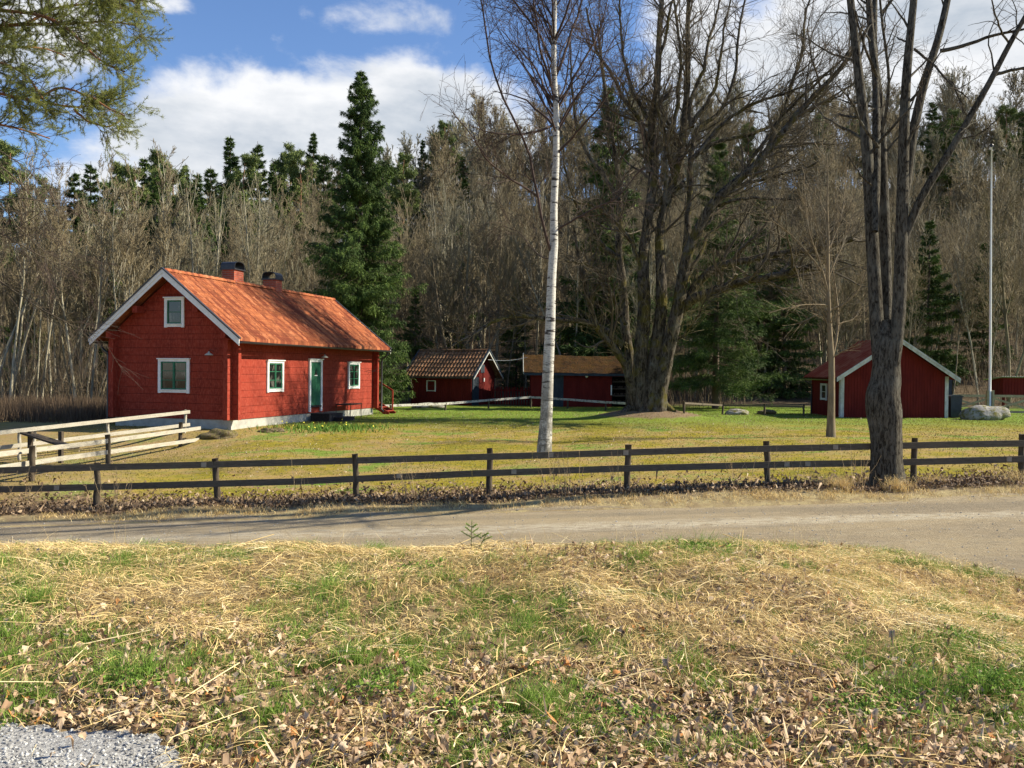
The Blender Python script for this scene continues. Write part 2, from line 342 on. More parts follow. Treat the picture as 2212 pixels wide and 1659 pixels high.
# barks
def bark(name, c1, c2, moss=None, ml=.5, mh=.62, sc=7, stretch=.22, dist=.05):
    m = NB(name); n = m.noise(sc, 7, .7, sc3=(1, 1, stretch), dist=.6); c = m.mix(m.ramp(n, .38, .60), c2, c1)
    f = m.noise(1.7, 4, .6); c = m.mix(m.math('MULTIPLY', m.ramp(f, .5, .7), .4), c, (.20, .20, .17))
    if moss: g = m.noise(1.2, 6, .7); c = m.mix(m.math('MULTIPLY', m.ramp(g, ml, mh), .8), c, moss)
    m.bump(n, 1.0, dist); return m.done(c, .95, .1)
M['bark_near'] = bark('bark_near', (.125, .112, .086), (.022, .018, .013), None, sc=24, stretch=.26, dist=.06)
M['bark_maple'] = bark('bark_maple', (.115, .098, .074), (.020, .016, .011), (.10, .085, .016), .50, .62, sc=9, stretch=.35, dist=.08)
M['bark_young'] = bark('bark_young', (.24, .19, .12), (.15, .115, .075), None, sc=9, dist=.01)
M['twig_near'] = noisy('twig_near', (.115, .088, .065), (.075, .058, .045), 3, .9, 0)
M['shoots'] = noisy('shoots', (.27, .225, .12), (.17, .14, .08), 2, .9, 0)
M['twig_birch'] = noisy('twig_birch', (.085, .055, .045), (.055, .038, .032), 3, .9, 0)
M['twig_maple'] = noisy('twig_maple', (.115, .092, .062), (.07, .056, .04), 2, .9, 0)
def fbark(name, a, b): return noisy(name, a, b, 2.0, .9, 0, sc3=(1, 1, .3))
M['forest_bark'] = fbark('forest_bark', (.27, .23, .145), (.13, .11, .070))
M['forest_twig'] = noisy('forest_twig', (.245, .200, .118), (.155, .125, .076), 1.0, .9, 0)
M['forest_pale'] = fbark('forest_pale', (.42, .38, .275), (.20, .18, .125))
M['pale_twig'] = noisy('pale_twig', (.33, .30, .19), (.22, .20, .125), 1.0, .9, 0)
M['spruce_bark'] = fbark('spruce_bark', (.13, .095, .07), (.08, .06, .045))
M['pine_bark'] = noisy('pine_bark', (.30, .13, .06), (.16, .085, .05), 4, .9, .6, .03, fine=(3, (.20, .12, .08)))
m = NB('birch_bark'); n = m.noise(1.3, 5, .75, sc3=(1.2, 1.2, 6.0)); n2 = m.noise(.8, 3, .6); f = m.noise(10, 5, .7, sc3=(1, 1, 3))
sx = m.n('ShaderNodeSeparateXYZ'); m.t.links.new(m.co.outputs['Object'], sx.inputs[0])
low = m.ramp(sx.outputs[2], 4.5, .2)
c = m.mix(m.ramp(f, .45, .7), (.55, .53, .475), (.27, .26, .23))
c = m.mix(m.ramp(n, .54, .59), c, (.045, .038, .035))
rough_ = m.noise(5, 7, .75, sc3=(1, 1, .6)); c = m.mix(m.math('MULTIPLY', m.ramp(rough_, .36, .58), low), c, (.16, .15, .125))
m.bump(m.math('ADD', n, f), .5, .02); M['birch_bark'] = m.done(c, .75, .2)
M['spruce_needles'] = leafmat('spruce_needles', [(0, (.026, .046, .014)), (.5, (.066, .112, .026)), (1, (.16, .225, .045))])
M['spruce_dark'] = leafmat('spruce_dark', [(0, (.032, .052, .020)), (.6, (.090, .140, .036)), (1, (.19, .25, .055))])
M['pine_needles'] = leafmat('pine_needles', [(0, (.09, .12, .04)), (.5, (.23, .26, .07)), (1, (.38, .39, .13))], .4)
M['pine_far'] = leafmat('pine_far', [(0, (.06, .09, .03)), (.5, (.14, .18, .055)), (1, (.26, .30, .09))])
M['straw'] = leafmat('straw', [(0, (.24, .155, .06)), (.3, (.60, .43, .175)), (.7, (.82, .63, .29)), (1, (.92, .78, .48))], .15)
M['green_grass'] = leafmat('green_grass', [(0, (.08, .15, .025)), (.5, (.20, .32, .05)), (1, (.38, .50, .12))], .3)
M['dead_leaf'] = leafmat('dead_leaf', [(0, (.10, .058, .032)), (.25, (.26, .16, .09)), (.6, (.46, .32, .195)), (.88, (.64, .50, .34)), (1, (.50, .23, .08))], .15)
M['litter_leaf'] = leafmat('litter_leaf', [(0, (.08, .052, .032)), (.5, (.20, .135, .085)), (.85, (.38, .28, .18)), (1, (.56, .44, .30))], .1)
M['lawn_leaf'] = leafmat('lawn_leaf', [(0, (.14, .09, .05)), (.6, (.36, .27, .18)), (1, (.62, .54, .44))], .1)
M['lawn_blade'] = leafmat('lawn_blade', [(0, (.11, .105, .018)), (.5, (.215, .185, .024)), (1, (.34, .30, .06))], .2)
M['brush'] = leafmat('brush', [(0, (.075, .046, .030)), (.6, (.145, .105, .066)), (1, (.23, .185, .115))])
M['weed_dry'] = leafmat('weed_dry', [(0, (.30, .20, .10)), (1, (.62, .47, .28))])
M['yellow_flower'] = leafmat('yellow_flower', [(0, (.08, .16, .03)), (.55, (.12, .22, .03)), (.6, (.6, .5, .05)), (1, (.7, .65, .08))])
M['pebble'] = leafmat('pebble', [(0, (.16, .155, .15)), (.5, (.34, .335, .315)), (1, (.55, .54, .51))])
# ground sheet
m = NB('ground'); pos = m.n('ShaderNodeNewGeometry').outputs['Position']; sx = m.n('ShaderNodeSeparateXYZ'); m.t.links.new(pos, sx.inputs[0]); X, Y = sx.outputs[0], sx.outputs[1]
nA = m.noise(.45, 6, .65, vec=pos); nB = m.noise(3.5, 7, .75, vec=pos); nC = m.noise(22, 5, .75, vec=pos); nD = m.noise(.9, 6, .7, vec=pos, sc3=(1, 1.4, 1))
soil = m.mix(m.ramp(nB, .35, .65), (.13, .09, .05), (.32, .235, .12)); soil = m.mix(m.ramp(nC, .48, .66), soil, (.09, .06, .035)); soil = m.mix(m.math('MULTIPLY', m.ramp(nD, .52, .64), .5), soil, (.11, .13, .03))
moss = m.mix(m.ramp(nB, .38, .62), (.30, .235, .026), (.19, .18, .028)); moss = m.mix(m.ramp(m.math('ADD', nA, m.math('MULTIPLY', nD, .35)), .60, .76), moss, (.36, .24, .10))
green = m.mix(m.ramp(nB, .4, .6), (.12, .21, .026), (.18, .26, .04))
far_green = m.ramp(m.math('ADD', Y, m.math('MULTIPLY', nA, 10)), 34, 45)
lawn = m.mix(far_green, m.mix(m.ramp(nA, .51, .66), moss, green), green); lawn = m.mix(m.math('MULTIPLY', m.ramp(nC, .50, .66), .7), lawn, (.11, .085, .04)); lawn = m.mix(m.math('MULTIPLY', m.ramp(m.noise(1.6, 6, .75, vec=pos), .57, .68), .6), lawn, (.25, .18, .10))
lit = m.mix(m.ramp(nB, .4, .6), (.12, .085, .055), (.20, .15, .095)); lit = m.mix(m.ramp(nC, .5, .65), lit, (.24, .18, .125))
Yn = m.math('ADD', Y, m.math('MULTIPLY', m.math('SUBTRACT', nD, .5), 4.5))
c = m.mix(m.ramp(Yn, 17.4, 18.4), lit, lawn)
leftbare = m.math('MULTIPLY', m.ramp(m.math('ADD', X, m.math('MULTIPLY', nD, 5)), -5.0, -8.0), m.ramp(nB, .25, .55)); c = m.mix(m.math('MULTIPLY', leftbare, .6), c, (.27, .19, .105))
dry = m.mix(m.ramp(nB, .4, .6), (.36, .29, .15), (.24, .18, .10))
c = m.mix(m.ramp(m.math('ADD', Y, m.math('MULTIPLY', nB, 1.0)), 16.7, 16.2), c, dry)
c = m.mix(m.ramp(Y, 13.0, 12.7), c, soil)
forest = m.mix(m.ramp(nB, .4, .62), (.080, .060, .038), (.14, .105, .066)); c = m.mix(m.ramp(m.math('ADD', Y, m.math('MULTIPLY', nA, 8)), 54, 60), c, forest)
c = m.mix(m.math('MULTIPLY', m.ramp(m.math('ADD', Y, m.math('MULTIPLY', nA, 4)), 44, 47), m.ramp(X, -13, -16)), c, forest)
dx = m.math('DIVIDE', m.math('SUBTRACT', X, MAPLE[0]), 2.3); dy = m.math('DIVIDE', m.math('SUBTRACT', Y, MAPLE[1]), 2.0)
c = m.mix(m.ramp(m.math('ADD', m.math('ADD', m.math('MULTIPLY', dx, dx), m.math('MULTIPLY', dy, dy)), nB), 1.7, 1.3), c, (.20, .145, .09))
m.bump(m.math('ADD', nB, m.math('MULTIPLY', nC, .6)), .7, .04); M['ground'] = m.done(c, .97, .05)
m = NB('road'); pos = m.n('ShaderNodeNewGeometry').outputs['Position']; sx = m.n('ShaderNodeSeparateXYZ'); m.t.links.new(pos, sx.inputs[0])
n = m.noise(.5, 5, .6, vec=pos, sc3=(.25, 1.6, 1)); f = m.noise(30, 5, .8, vec=pos); g = m.noise(9, 5, .7, vec=pos, sc3=(.5, 1, 1))
c = m.mix(m.ramp(n, .38, .62), (.34, .27, .165), (.255, .205, .135)); c = m.mix(m.math('MULTIPLY', m.ramp(g, .45, .65), .5), c, (.38, .32, .22))
yy = m.math('ADD', sx.outputs[1], m.math('MULTIPLY', m.math('SUBTRACT', n, .5), .9)); tr = m.math('SUBTRACT', 1.0, m.ramp(m.math('ABSOLUTE', m.math('SUBTRACT', yy, 13.75)), .12, .5))
c = m.mix(m.math('MULTIPLY', tr, m.math('MULTIPLY', m.ramp(g, .3, .6), .75)), c, (.48, .42, .31))
tr2 = m.math('SUBTRACT', 1.0, m.ramp(m.math('ABSOLUTE', m.math('SUBTRACT', yy, 14.75)), .1, .35)); c = m.mix(m.math('MULTIPLY', tr2, .45), c, (.21, .175, .12))
mo = m.noise(2.2, 6, .7, vec=pos, sc3=(.45, 1, 1)); c = m.mix(m.math('MULTIPLY', m.ramp(mo, .50, .66), .5), c, (.22, .185, .13))
c = m.mix(m.math('MULTIPLY', m.ramp(sx.outputs[0], -2, -7), .35), c, (.22, .19, .15))
c = m.mix(m.math('MULTIPLY', m.ramp(f, .56, .72), .6), c, (.16, .135, .105)); c = m.mix(m.math('MULTIPLY', m.ramp(f, .36, .28), .7), c, (.60, .56, .50))
m.bump(m.math('ADD', f, g), .9, .03); M['road'] = m.done(c, .95, .1)
m = NB('gravel'); f = m.noise(45, 6, .8); c = m.mix(m.ramp(f, .38, .62), (.20, .195, .19), (.52, .51, .48)); m.bump(f, .8, .02); M['gravel'] = m.done(c, .9, .2)
# ================================================================ ground, road, gravel
xs = np.unique(np.round(np.r_[-420, -300, -220, -170, np.arange(-140, -40, 3), np.arange(-40, -14, .8), np.arange(-14, 14, .14), np.arange(14, 40, .8), np.arange(40, 140, 3), 140, 170, 220, 300, 420], 3))
ys = np.unique(np.round(np.r_[-60, -30, -10, np.arange(-4, 2, 1), np.arange(2, 20, .14), np.arange(20, 46, .4), np.arange(46, 140, 2), np.arange(140, 200, 6), 220, 300, 450, 700], 3))
GX, GY = np.meshgrid(xs, ys); GZ = ground(GX, GY)
# keep the sheet below the road surface laid over it
nx, ny = len(xs), len(ys)
I = (np.arange(ny - 1)[:, None] * nx + np.arange(nx - 1)[None]).ravel()
tag(link('ground', new_mesh('ground', np.stack([GX, GY, GZ], -1), None, np.stack([I, I + 1, I + nx + 1, I + nx], -1), None, True), M['ground']), kind='structure')
cols = np.unique(np.round(np.r_[np.arange(-60, -10, 1.0), np.arange(-10, 2, .3), np.arange(2, 7.2, .08), np.arange(7.2, 20, .4), np.arange(20, 61, 1)], 3))
def near_y(x):
    e = EDGE; return np.interp(x, e[:, 0], e[:, 1])
wob = (vnoise(cols, cols * 0, 1.1) - .5) * .3
y0 = np.where(cols < 6.8, near_y(cols), -8.0) - .1 + wob * (cols < 5.6); y1 = 15.45 + (vnoise(cols, cols * 0 + 9, .8) - .5) * .5
T = np.linspace(0, 1, 70) ** 1.0
RX = np.repeat(cols[None], 70, 0); RY = y0[None] + (y1 - y0)[None] * T[:, None]
RZ = -.40 + .04 * np.clip(RX, -20, 18) + .006 + np.where(RY > 15.35, ground(RX, RY) - (-.40 + .04 * np.clip(RX, -20, 18)), 0)
RZ = np.maximum(RZ, ground(RX, RY) + .006)
n = len(cols); I = (np.arange(69)[:, None] * n + np.arange(n - 1)[None]).ravel()
tag(link('road', new_mesh('road', np.stack([RX, RY, RZ], -1), None, np.stack([I, I + 1, I + n + 1, I + n], -1), None, True), M['road']), kind='structure')

rng = np.random.default_rng(1)
# gravel patch in the lower left corner
edge = [hit(x, y) for x, y in ((-260, 1560), (-120, 1570), (0, 1578), (120, 1580), (240, 1590), (330, 1603), (380, 1630), (395, 1665), (400, 1760), (395, 1900), (380, 2100))]
edge = resample(np.array(edge), 60); edge[:, :2] += (rng.random((60, 2)) - .5) * .05
cen = np.array((-3.4, 2.2)); VV = []
for t in np.linspace(0, 1, 12):
    q = cen[None] * (1 - t) + edge[:, :2] * t; VV.append(np.c_[q, ground(q[:, 0], q[:, 1]) + .012])
VV = np.concatenate(VV); I = (np.arange(11)[:, None] * 60 + np.arange(59)[None]).ravel()
tag(link('gravel', new_mesh('gravel', VV, None, np.stack([I, I + 60, I + 61, I + 1], -1), None, True), M['gravel']), kind='structure')
def ico():
    t = (1 + 5 ** .5) / 2
    v = np.array([(-1, t, 0), (1, t, 0), (-1, -t, 0), (1, -t, 0), (0, -1, t), (0, 1, t), (0, -1, -t), (0, 1, -t), (t, 0, -1), (t, 0, 1), (-t, 0, -1), (-t, 0, 1)], float); v /= np.linalg.norm(v[0])
    f = np.array([(0, 11, 5), (0, 5, 1), (0, 1, 7), (0, 7, 10), (0, 10, 11), (1, 5, 9), (5, 11, 4), (11, 10, 2), (10, 7, 6), (7, 1, 8), (3, 9, 4), (3, 4, 2), (3, 2, 6), (3, 6, 8), (3, 8, 9), (4, 9, 5), (2, 4, 11), (6, 2, 10), (8, 6, 7), (9, 8, 1)])
    return v, f
IV, IF = ico()
def stones(P, size, rng, tone=None):
    n = len(P); s3 = size[:, None, None] * rng.uniform(.5, 1.0, (n, 1, 3)) * rng.uniform(.8, 1.15, (n, 12, 1)); s3[:, :, 2] *= .7
    V = P[:, None, :] + IV[None] * s3; F = (np.arange(n)[:, None, None] * 12 + IF[None]).reshape(-1, 3)
    return V.reshape(-1, 3), F, np.repeat(rng.random(n) if tone is None else tone, 12)
n = 9000; q = rng.random((n, 2)) * (2.3, 1.9) + (-3.4, 2.6)
from math import pi
def inside(q, poly):
    x, y = q[:, 0], q[:, 1]; r = np.zeros(len(q), bool); j = len(poly) - 1
    for i in range(len(poly)):
        xi, yi = poly[i][:2]; xj, yj = poly[j][:2]
        r ^= ((yi > y) != (yj > y)) & (x < (xj - xi) * (y - yi) / (yj - yi + 1e-12) + xi); j = i
    return r
gpoly = np.vstack([edge[:, :2], [cen]])
q = q[inside(q, gpoly)]
V, F, t = stones(np.c_[q, ground(q[:, 0], q[:, 1]) + .014], rng.uniform(.004, .014, len(q)), rng)
gg = Geo(); gg.flat = True
tag(gg.add(V, F, t).build('gravel_stones', M['pebble']), 'loose pale grey gravel stones in the lower left corner', 'gravel', kind='stuff')
n = 2200; q = np.c_[rng.uniform(-12, 16, n), rng.uniform(9.5, 15.6, n)]; q = q[bank_d(q[:, 0], q[:, 1]) < -.03]
V, F, t = stones(np.c_[q, ground(q[:, 0], q[:, 1]) + .008], rng.uniform(.006, .02, len(q)), rng)
gg = Geo(); gg.flat = True
tag(gg.add(V, F, .25 + t * .5).build('road_stones', M['pebble']), 'small loose stones scattered over the dirt road', 'stones', kind='stuff')

# ================================================================ foreground verge: straw, green grass, dead leaves
def verge_pts(n, ymin=3.1, ymax=12.2, pw=1.0):
    y = rng.uniform(ymin ** pw, ymax ** pw, n) ** (1 / pw); n = int(n); x = rng.uniform(-.68, .68, n) * (y + 3.0)
    k = bank_d(x, y) > .0
    x, y = x[k], y[k]; k = ~inside(np.c_[x, y], gpoly) | (rng.random(len(x)) < .02)
    return x[k], y[k]
def ribbon(P, W, tone):
    """P (N,K,3) -> flat ribbons"""
    N, K, _ = P.shape; T = np.gradient(P, axis=1); sd = norm(np.cross(T, np.array((0, 0, 1.0)) + rng.normal(size=(N, 1, 3)) * .6))
    w = W[:, None, None] * np.linspace(1, .25, K)[None, :, None] / 2
    V = np.stack([P - sd * w, P + sd * w], 2).reshape(-1, 3)
    b = np.arange(N)[:, None] * K * 2 + np.arange(K - 1)[None] * 2
    F = np.stack([b, b + 1, b + 3, b + 2], -1).reshape(-1, 4); return V, F, np.repeat(tone, K * 2)
def greenness(x, y): return vnoise(x, y, .75, 3) * .6 + vnoise(x, y, 2.2, 5) * .4
def leafiness(x, y): return sm((6.8 - y) / 2.4) * .80 + (vnoise(x, y, .8, 8) - .45) * .7
# matted straw
x, y = verge_pts(185000, pw=1.35)
lf = leafiness(x, y); gr = greenness(x, y)
k = rng.random(len(x)) < np.clip(1.15 - lf * 1.05 - sm((gr - .50) / .15) * .6, .1, 1); x, y = x[k], y[k]; n = len(x)
flow = vnoise(x, y, .9, 6) * 7.0 + rng.normal(size=n) * .9; L = rng.uniform(.05, .20, n) * rng.choice([.6, 1, 1.3], n)
lift = rng.uniform(0, .05, n) + vnoise(x, y, 1.8, 12) * .05; K = 4; s = np.linspace(0, 1, K)
curve = rng.normal(size=n) * .45
P = np.zeros((n, K, 3)); px_, py_ = x.copy(), y.copy(); P[:, 0, 0] = x; P[:, 0, 1] = y
for i in range(1, K):
    a = flow + curve * s[i]; px_ = px_ + np.cos(a) * L / (K - 1); py_ = py_ + np.sin(a) * L / (K - 1); P[:, i, 0] = px_; P[:, i, 1] = py_
h = lift[:, None] + np.sin(s[None] * pi) * rng.uniform(0, .028, n)[:, None] + s[None] * rng.normal(size=n)[:, None] * .022
P[:, :, 2] = ground(P[:, :, 0], P[:, :, 1]) + np.maximum(h, .004)
tone = np.clip(.24 + .5 * vnoise(x, y, 1.3, 7) + rng.normal(size=n) * .25, 0, 1)
V, F, t = ribbon(P, rng.choice([.0025, .004, .0065], n, p=[.4, .45, .15]), tone)
tag(Geo().add(V, F, t).build('dry_straw', M['straw']), 'matted pale straw covering the verge in the foreground', 'straw', kind='stuff')
# standing tufts (dry stubble) and green tufts
def tufts(n, per, hgt, spread, lean, wd, ymin=3.1, ymax=12.3, want=None, K=4):
    x, y = verge_pts(n, ymin, ymax, 1.3)
    if want is not None: k = rng.random(len(x)) < want(x, y); x, y = x[k], y[k]
    n = len(x); per_ = rng.integers(per[0], per[1], n); sz = rng.uniform(.5, 1.2, n)
    i = np.repeat(np.arange(n), per_); m_ = len(i)
    bx = x[i] + rng.normal(size=m_) * spread * sz[i]; by = y[i] + rng.normal(size=m_) * spread * sz[i]
    H = rng.uniform(hgt[0], hgt[1], m_) * sz[i]; a = rng.uniform(0, 2 * pi, m_); ln = rng.uniform(.1, lean, m_)
    s = np.linspace(0, 1, K)[None]; ox = (np.cos(a) * ln * H)[:, None] * s ** 2 + .15 * H[:, None] * s; oy = (np.sin(a) * ln * H)[:, None] * s ** 2
    P = np.stack([bx[:, None] + ox, by[:, None] + oy, ground(bx, by)[:, None] - .005 + H[:, None] * s * (1 - .35 * ln[:, None] * s)], -1)
    return ribbon(P, rng.uniform(wd[0], wd[1], m_), np.clip(rng.normal(size=m_) * .22 + .5 + (rng.random(n)[i] - .5) * .4, 0, 1))
g = Geo()
g.add(*tufts(9800, (14, 40), (.04, .12), .035, .9, (.003, .006), want=lambda x, y: .14 + sm((greenness(x, y) - .42) / .16) * .86))
g.add(*tufts(460, (60, 170), (.09, .19), .07, .8, (.003, .006), want=lambda x, y: sm((greenness(x, y) - .45) / .15)))
g.add(*tufts(1500, (10, 30), (.06, .14), .05, .8, (.003, .006), ymin=7.5, want=lambda x, y: sm((1.5 - bank_d(x, y)) / 1.2) * .6 + (y > 8) * .12))
g.add(*tufts(900, (30, 60), (.05, .14), .05, .9, (.003, .006), want=lambda x, y: sm((x - .46 * y) / .4) * .9 * (y < 8.5)))
tag(g.build('green_grass', M['green_grass']), 'tufts of fresh green grass sprouting through the straw', 'grass', kind='stuff')
g = Geo()
g.add(*tufts(2600, (10, 30), (.05, .13), .05, 1.0, (.002, .0045), want=lambda x, y: .75 - leafiness(x, y) * .6))
g.add(*tufts(130, (2, 7), (.2, .5), .06, .5, (.002, .004), ymin=7, want=lambda x, y: .8 + 0 * x, K=5))
g.add(*tufts(520, (1, 3), (.12, .3), .05, .7, (.003, .006), want=lambda x, y: .8 + 0 * x))
x, y = verge_pts(260, 3.2, 12, 1.3); n = len(x); a = rng.uniform(0, 2 * pi, n); L = rng.uniform(.2, .7, n); s = np.linspace(0, 1, 4)[None]
P = np.stack([x[:, None] + np.cos(a)[:, None] * L[:, None] * s, y[:, None] + np.sin(a)[:, None] * L[:, None] * s + .02 * np.sin(s * 3), ground(x, y)[:, None] + .02 + rng.uniform(.0, .12, n)[:, None] * s + rng.uniform(0, .03, n)[:, None]], -1)
Vt, Ft = tubes(P, np.repeat(rng.uniform(.0015, .004, n)[:, None], 4, 1), 4); g.add(Vt, Ft, np.repeat(rng.uniform(.3, 1, n), 16))
tag(g.build('dry_stubble', M['straw']), 'short upright dry stalks standing in the straw', 'dry grass', kind='stuff')
# dead leaves: lobed curled outlines
OUT = []
for k in range(16):
    a = 2 * pi * k / 16; r = (1.0 if k % 2 == 0 else .80) * (1 + .22 * math.cos(a) + .10 * math.cos(5 * a)); OUT.append((math.cos(a) * r * .6, math.sin(a) * r * .42))
OUT = np.array(OUT)
def leaves(x, y, size, zoff, tilt=.5, tone=None, base=None):
    n = len(x); no = len(OUT); o = np.vstack([[0, 0], OUT])[None] * size[:, None, None] * rng.uniform(.72, 1.15, (n, no + 1, 1))
    cl = rng.normal(size=(n, 2, 1)) * 1.1; z = (cl[:, 0] * o[:, :, 0] ** 2 + cl[:, 1] * o[:, :, 1] ** 2) / size[:, None] * 1.4 + rng.normal(size=(n, no + 1)) * size[:, None] * .03
    V = np.dstack([o, z]); a = rng.uniform(0, 2 * pi, n); b = rng.normal(size=n) * tilt; c = rng.normal(size=n) * tilt
    def rot(V, ang, i, j):
        c_, s_ = np.cos(ang)[:, None], np.sin(ang)[:, None]; A = V[:, :, i] * c_ - V[:, :, j] * s_; B = V[:, :, i] * s_ + V[:, :, j] * c_; V = V.copy(); V[:, :, i] = A; V[:, :, j] = B; return V
    V = rot(V, b, 0, 2); V = rot(V, c, 1, 2); V = rot(V, a, 0, 1)
    V[:, :, 2] -= V[:, :, 2].min(1)[:, None] * .8
    V += np.stack([x, y, ground(x, y) + zoff], -1)[:, None]
    k = np.arange(no); F = np.stack([k * 0, k + 1, (k + 1) % no + 1], -1); F = (np.arange(n)[:, None, None] * (no + 1) + F[None]).reshape(-1, 3)
    t = rng.random(n) if tone is None else tone
    return V.reshape(-1, 3), F, np.repeat(t, no + 1)
x, y = verge_pts(72000, pw=.7); k = rng.random(len(x)) < np.clip(leafiness(x, y) * 1.5 + .06, .05, .9) * (1 - .6 * sm((greenness(x, y) - .5) / .12)); x, y = x[k], y[k]; n = len(x)
tn = np.clip(rng.beta(1.9, 1.2, n) * .92, 0, .92); tn[rng.random(n) < .035] = 1
V, F, t = leaves(x, y, .018 + .044 * rng.beta(1.5, 2.6, n), rng.uniform(.0, .045, n), .38, tn)
tag(Geo().add(V, F, t).build('dead_leaves', M['dead_leaf']), 'curled pale brown fallen leaves on the verge', 'fallen leaves', kind='stuff')
# low green weeds (clover like) in patches
g = Geo(); cs = [hit(*p) for p in ((820, 1500), (1500, 1190), (1880, 1560), (1930, 1540), (2140, 1490), (2180, 1500), (1000, 1560), (900, 1240), (1350, 1570), (300, 1490), (1960, 1225), (2090, 1395), (2180, 1360))]
P = []
for c0 in cs:
    k = 260; P.append(np.c_[c0[0] + rng.normal(size=k) * .13, c0[1] + rng.normal(size=k) * .10])
P = np.concatenate(P); V, F, t = leaves(P[:, 0], P[:, 1], rng.uniform(.010, .026, len(P)), rng.uniform(.015, .08, len(P)), .5, rng.uniform(.05, .6, len(P)))
tag(Geo().add(V, F, t).build('green_weeds', M['green_grass']), 'low dark green leafy weeds in patches on the verge', 'weeds', kind='stuff')

# ================================================================ verge beyond the road, lawn cover
def cover(n, x0, x1, y0, y1): return rng.uniform(x0, x1, n), rng.uniform(y0, y1, n)
OUT_BIG = OUT; OUT = OUT_BIG[::3]
x = rng.uniform(-12, 12.5, 19000); y = 15.9 + rng.gamma(2.2, .50, 19000); k = (y < 21) & (rng.random(19000) < np.clip(1.1 - (vnoise(x, y, .5, 11)) * .9 * sm((y - 17.6) / 1.2), 0, 1)); x, y = x[k], y[k]; n = len(x)
tn = np.clip(rng.beta(1.6, 2.2, n), 0, 1)
V, F, t = leaves(x, y, rng.uniform(.03, .085, n), rng.uniform(0, .05, n), .6, tn)
tag(Geo().add(V, F, t).build('leaf_litter', M['litter_leaf']), 'brown leaf litter banked under the dark rail fence', 'leaf litter', kind='stuff')
x, y = cover(19000, -14, 26, 17.5, 44); k = (np.abs(x) < .63 * y) & (vnoise(x, y, .35, 14) > .36); x, y = x[k], y[k]; n = len(x)
V, F, t = leaves(x, y, rng.uniform(.015, .045, n), rng.uniform(0, .02, n), .5, rng.random(n) * .85)
tag(Geo().add(V, F, t).build('lawn_leaves', M['lawn_leaf']), 'pale fallen leaves speckling the mossy lawn', 'fallen leaves', kind='stuff')
OUT = OUT_BIG
x, y = cover(210000, -15, 28, 17.3, 52); k = (np.abs(x) < .63 * y) & (rng.random(len(x)) < .25 + vnoise(x, y, .6, 15) * .8); x, y = x[k], y[k]; n = len(x)
D = norm(np.c_[rng.normal(size=(n, 2)) * .7, np.ones(n)])
V, F, t = blades(np.c_[x, y, ground(x, y)], D, rng.uniform(.02, .06, n), .016, rng, tone=np.clip(vnoise(x, y, .8, 16) * .8 + rng.normal(size=n) * .2, 0, 1))
tag(Geo().add(V, F, t).build('lawn_grass', M['lawn_blade']), 'short mossy yellow green grass of the lawn', 'lawn', kind='stuff')
# dry grass fringe along both road edges and weeds by the fence
def fringe(n, fx, H, wd, lean=.9, K=4):
    x, y = fx(n); n = len(x); a = rng.uniform(0, 2 * pi, n); ln = rng.uniform(.2, lean, n); H = rng.uniform(H[0], H[1], n)
    s = np.linspace(0, 1, K)[None]
    P = np.stack([x[:, None] + (np.cos(a) * ln * H)[:, None] * s ** 1.5, y[:, None] + (np.sin(a) * ln * H)[:, None] * s ** 1.5, ground(x, y)[:, None] + H[:, None] * s * (1 - .4 * ln[:, None] * s)], -1)
    return ribbon(P, rng.uniform(wd[0], wd[1], n), np.clip(rng.normal(size=n) * .25 + .45, 0, 1))
def clump(xr, yc, ys_, nc, s):
    def f(n):
        cx = rng.uniform(xr[0], xr[1], nc); cy = yc + rng.normal(size=nc) * ys_; w_ = rng.random(nc) ** 2; i = rng.choice(nc, n, p=w_ / w_.sum()); return cx[i] + rng.normal(size=n) * s, cy[i] + rng.normal(size=n) * s
    return f
g = Geo(); g.add(*fringe(9000, clump((-12, 12), 15.75, .14, 260, .12), (.03, .11), (.005, .010)))
g.add(*fringe(2600, clump((5.5, 12), 16.4, .25, 30, .12), (.1, .38), (.004, .009)))
g.add(*fringe(2500, clump((-12, 12), 17.1, .5, 260, .1), (.04, .14), (.004, .009)))
tag(g.build('roadside_grass', M['straw']), 'dry grass fringe along the far edge of the road', 'dry grass', kind='stuff')
g = Geo(); x, y = clump((-11, 11.5), 16.7, .3, 26, .12)(130); P0 = np.stack([x, y, ground(x, y)], -1); n = len(x)
D0 = norm(np.c_[rng.normal(size=(n, 2)) * .28, np.ones(n)]); H = rng.uniform(.35, .95, n)[:, None]
P = np.stack([P0 + D0 * H * s_ + rng.normal(size=(n, 3)) * .012 for s_ in np.linspace(0, 1, 5)], 1); P[:, 0] = P0
Rr = np.full((n, 1), .0045) * np.linspace(1, .4, 5)[None]; V, F = tubes(P, Rr, 3); g.add(V, F, rng.random(len(V)))
P2, R2 = spawn(P, Rr, 420, rng, (.4, 1), (.12, .3), (.4, .9), 3, .7); V, F = tubes(P2, R2, 3); g.add(V, F, rng.random(len(V)))
tag(g.build('dry_weeds', M['weed_dry']), 'tall thin dead weed stalks beside the dark rail fence', 'weeds', kind='stuff')
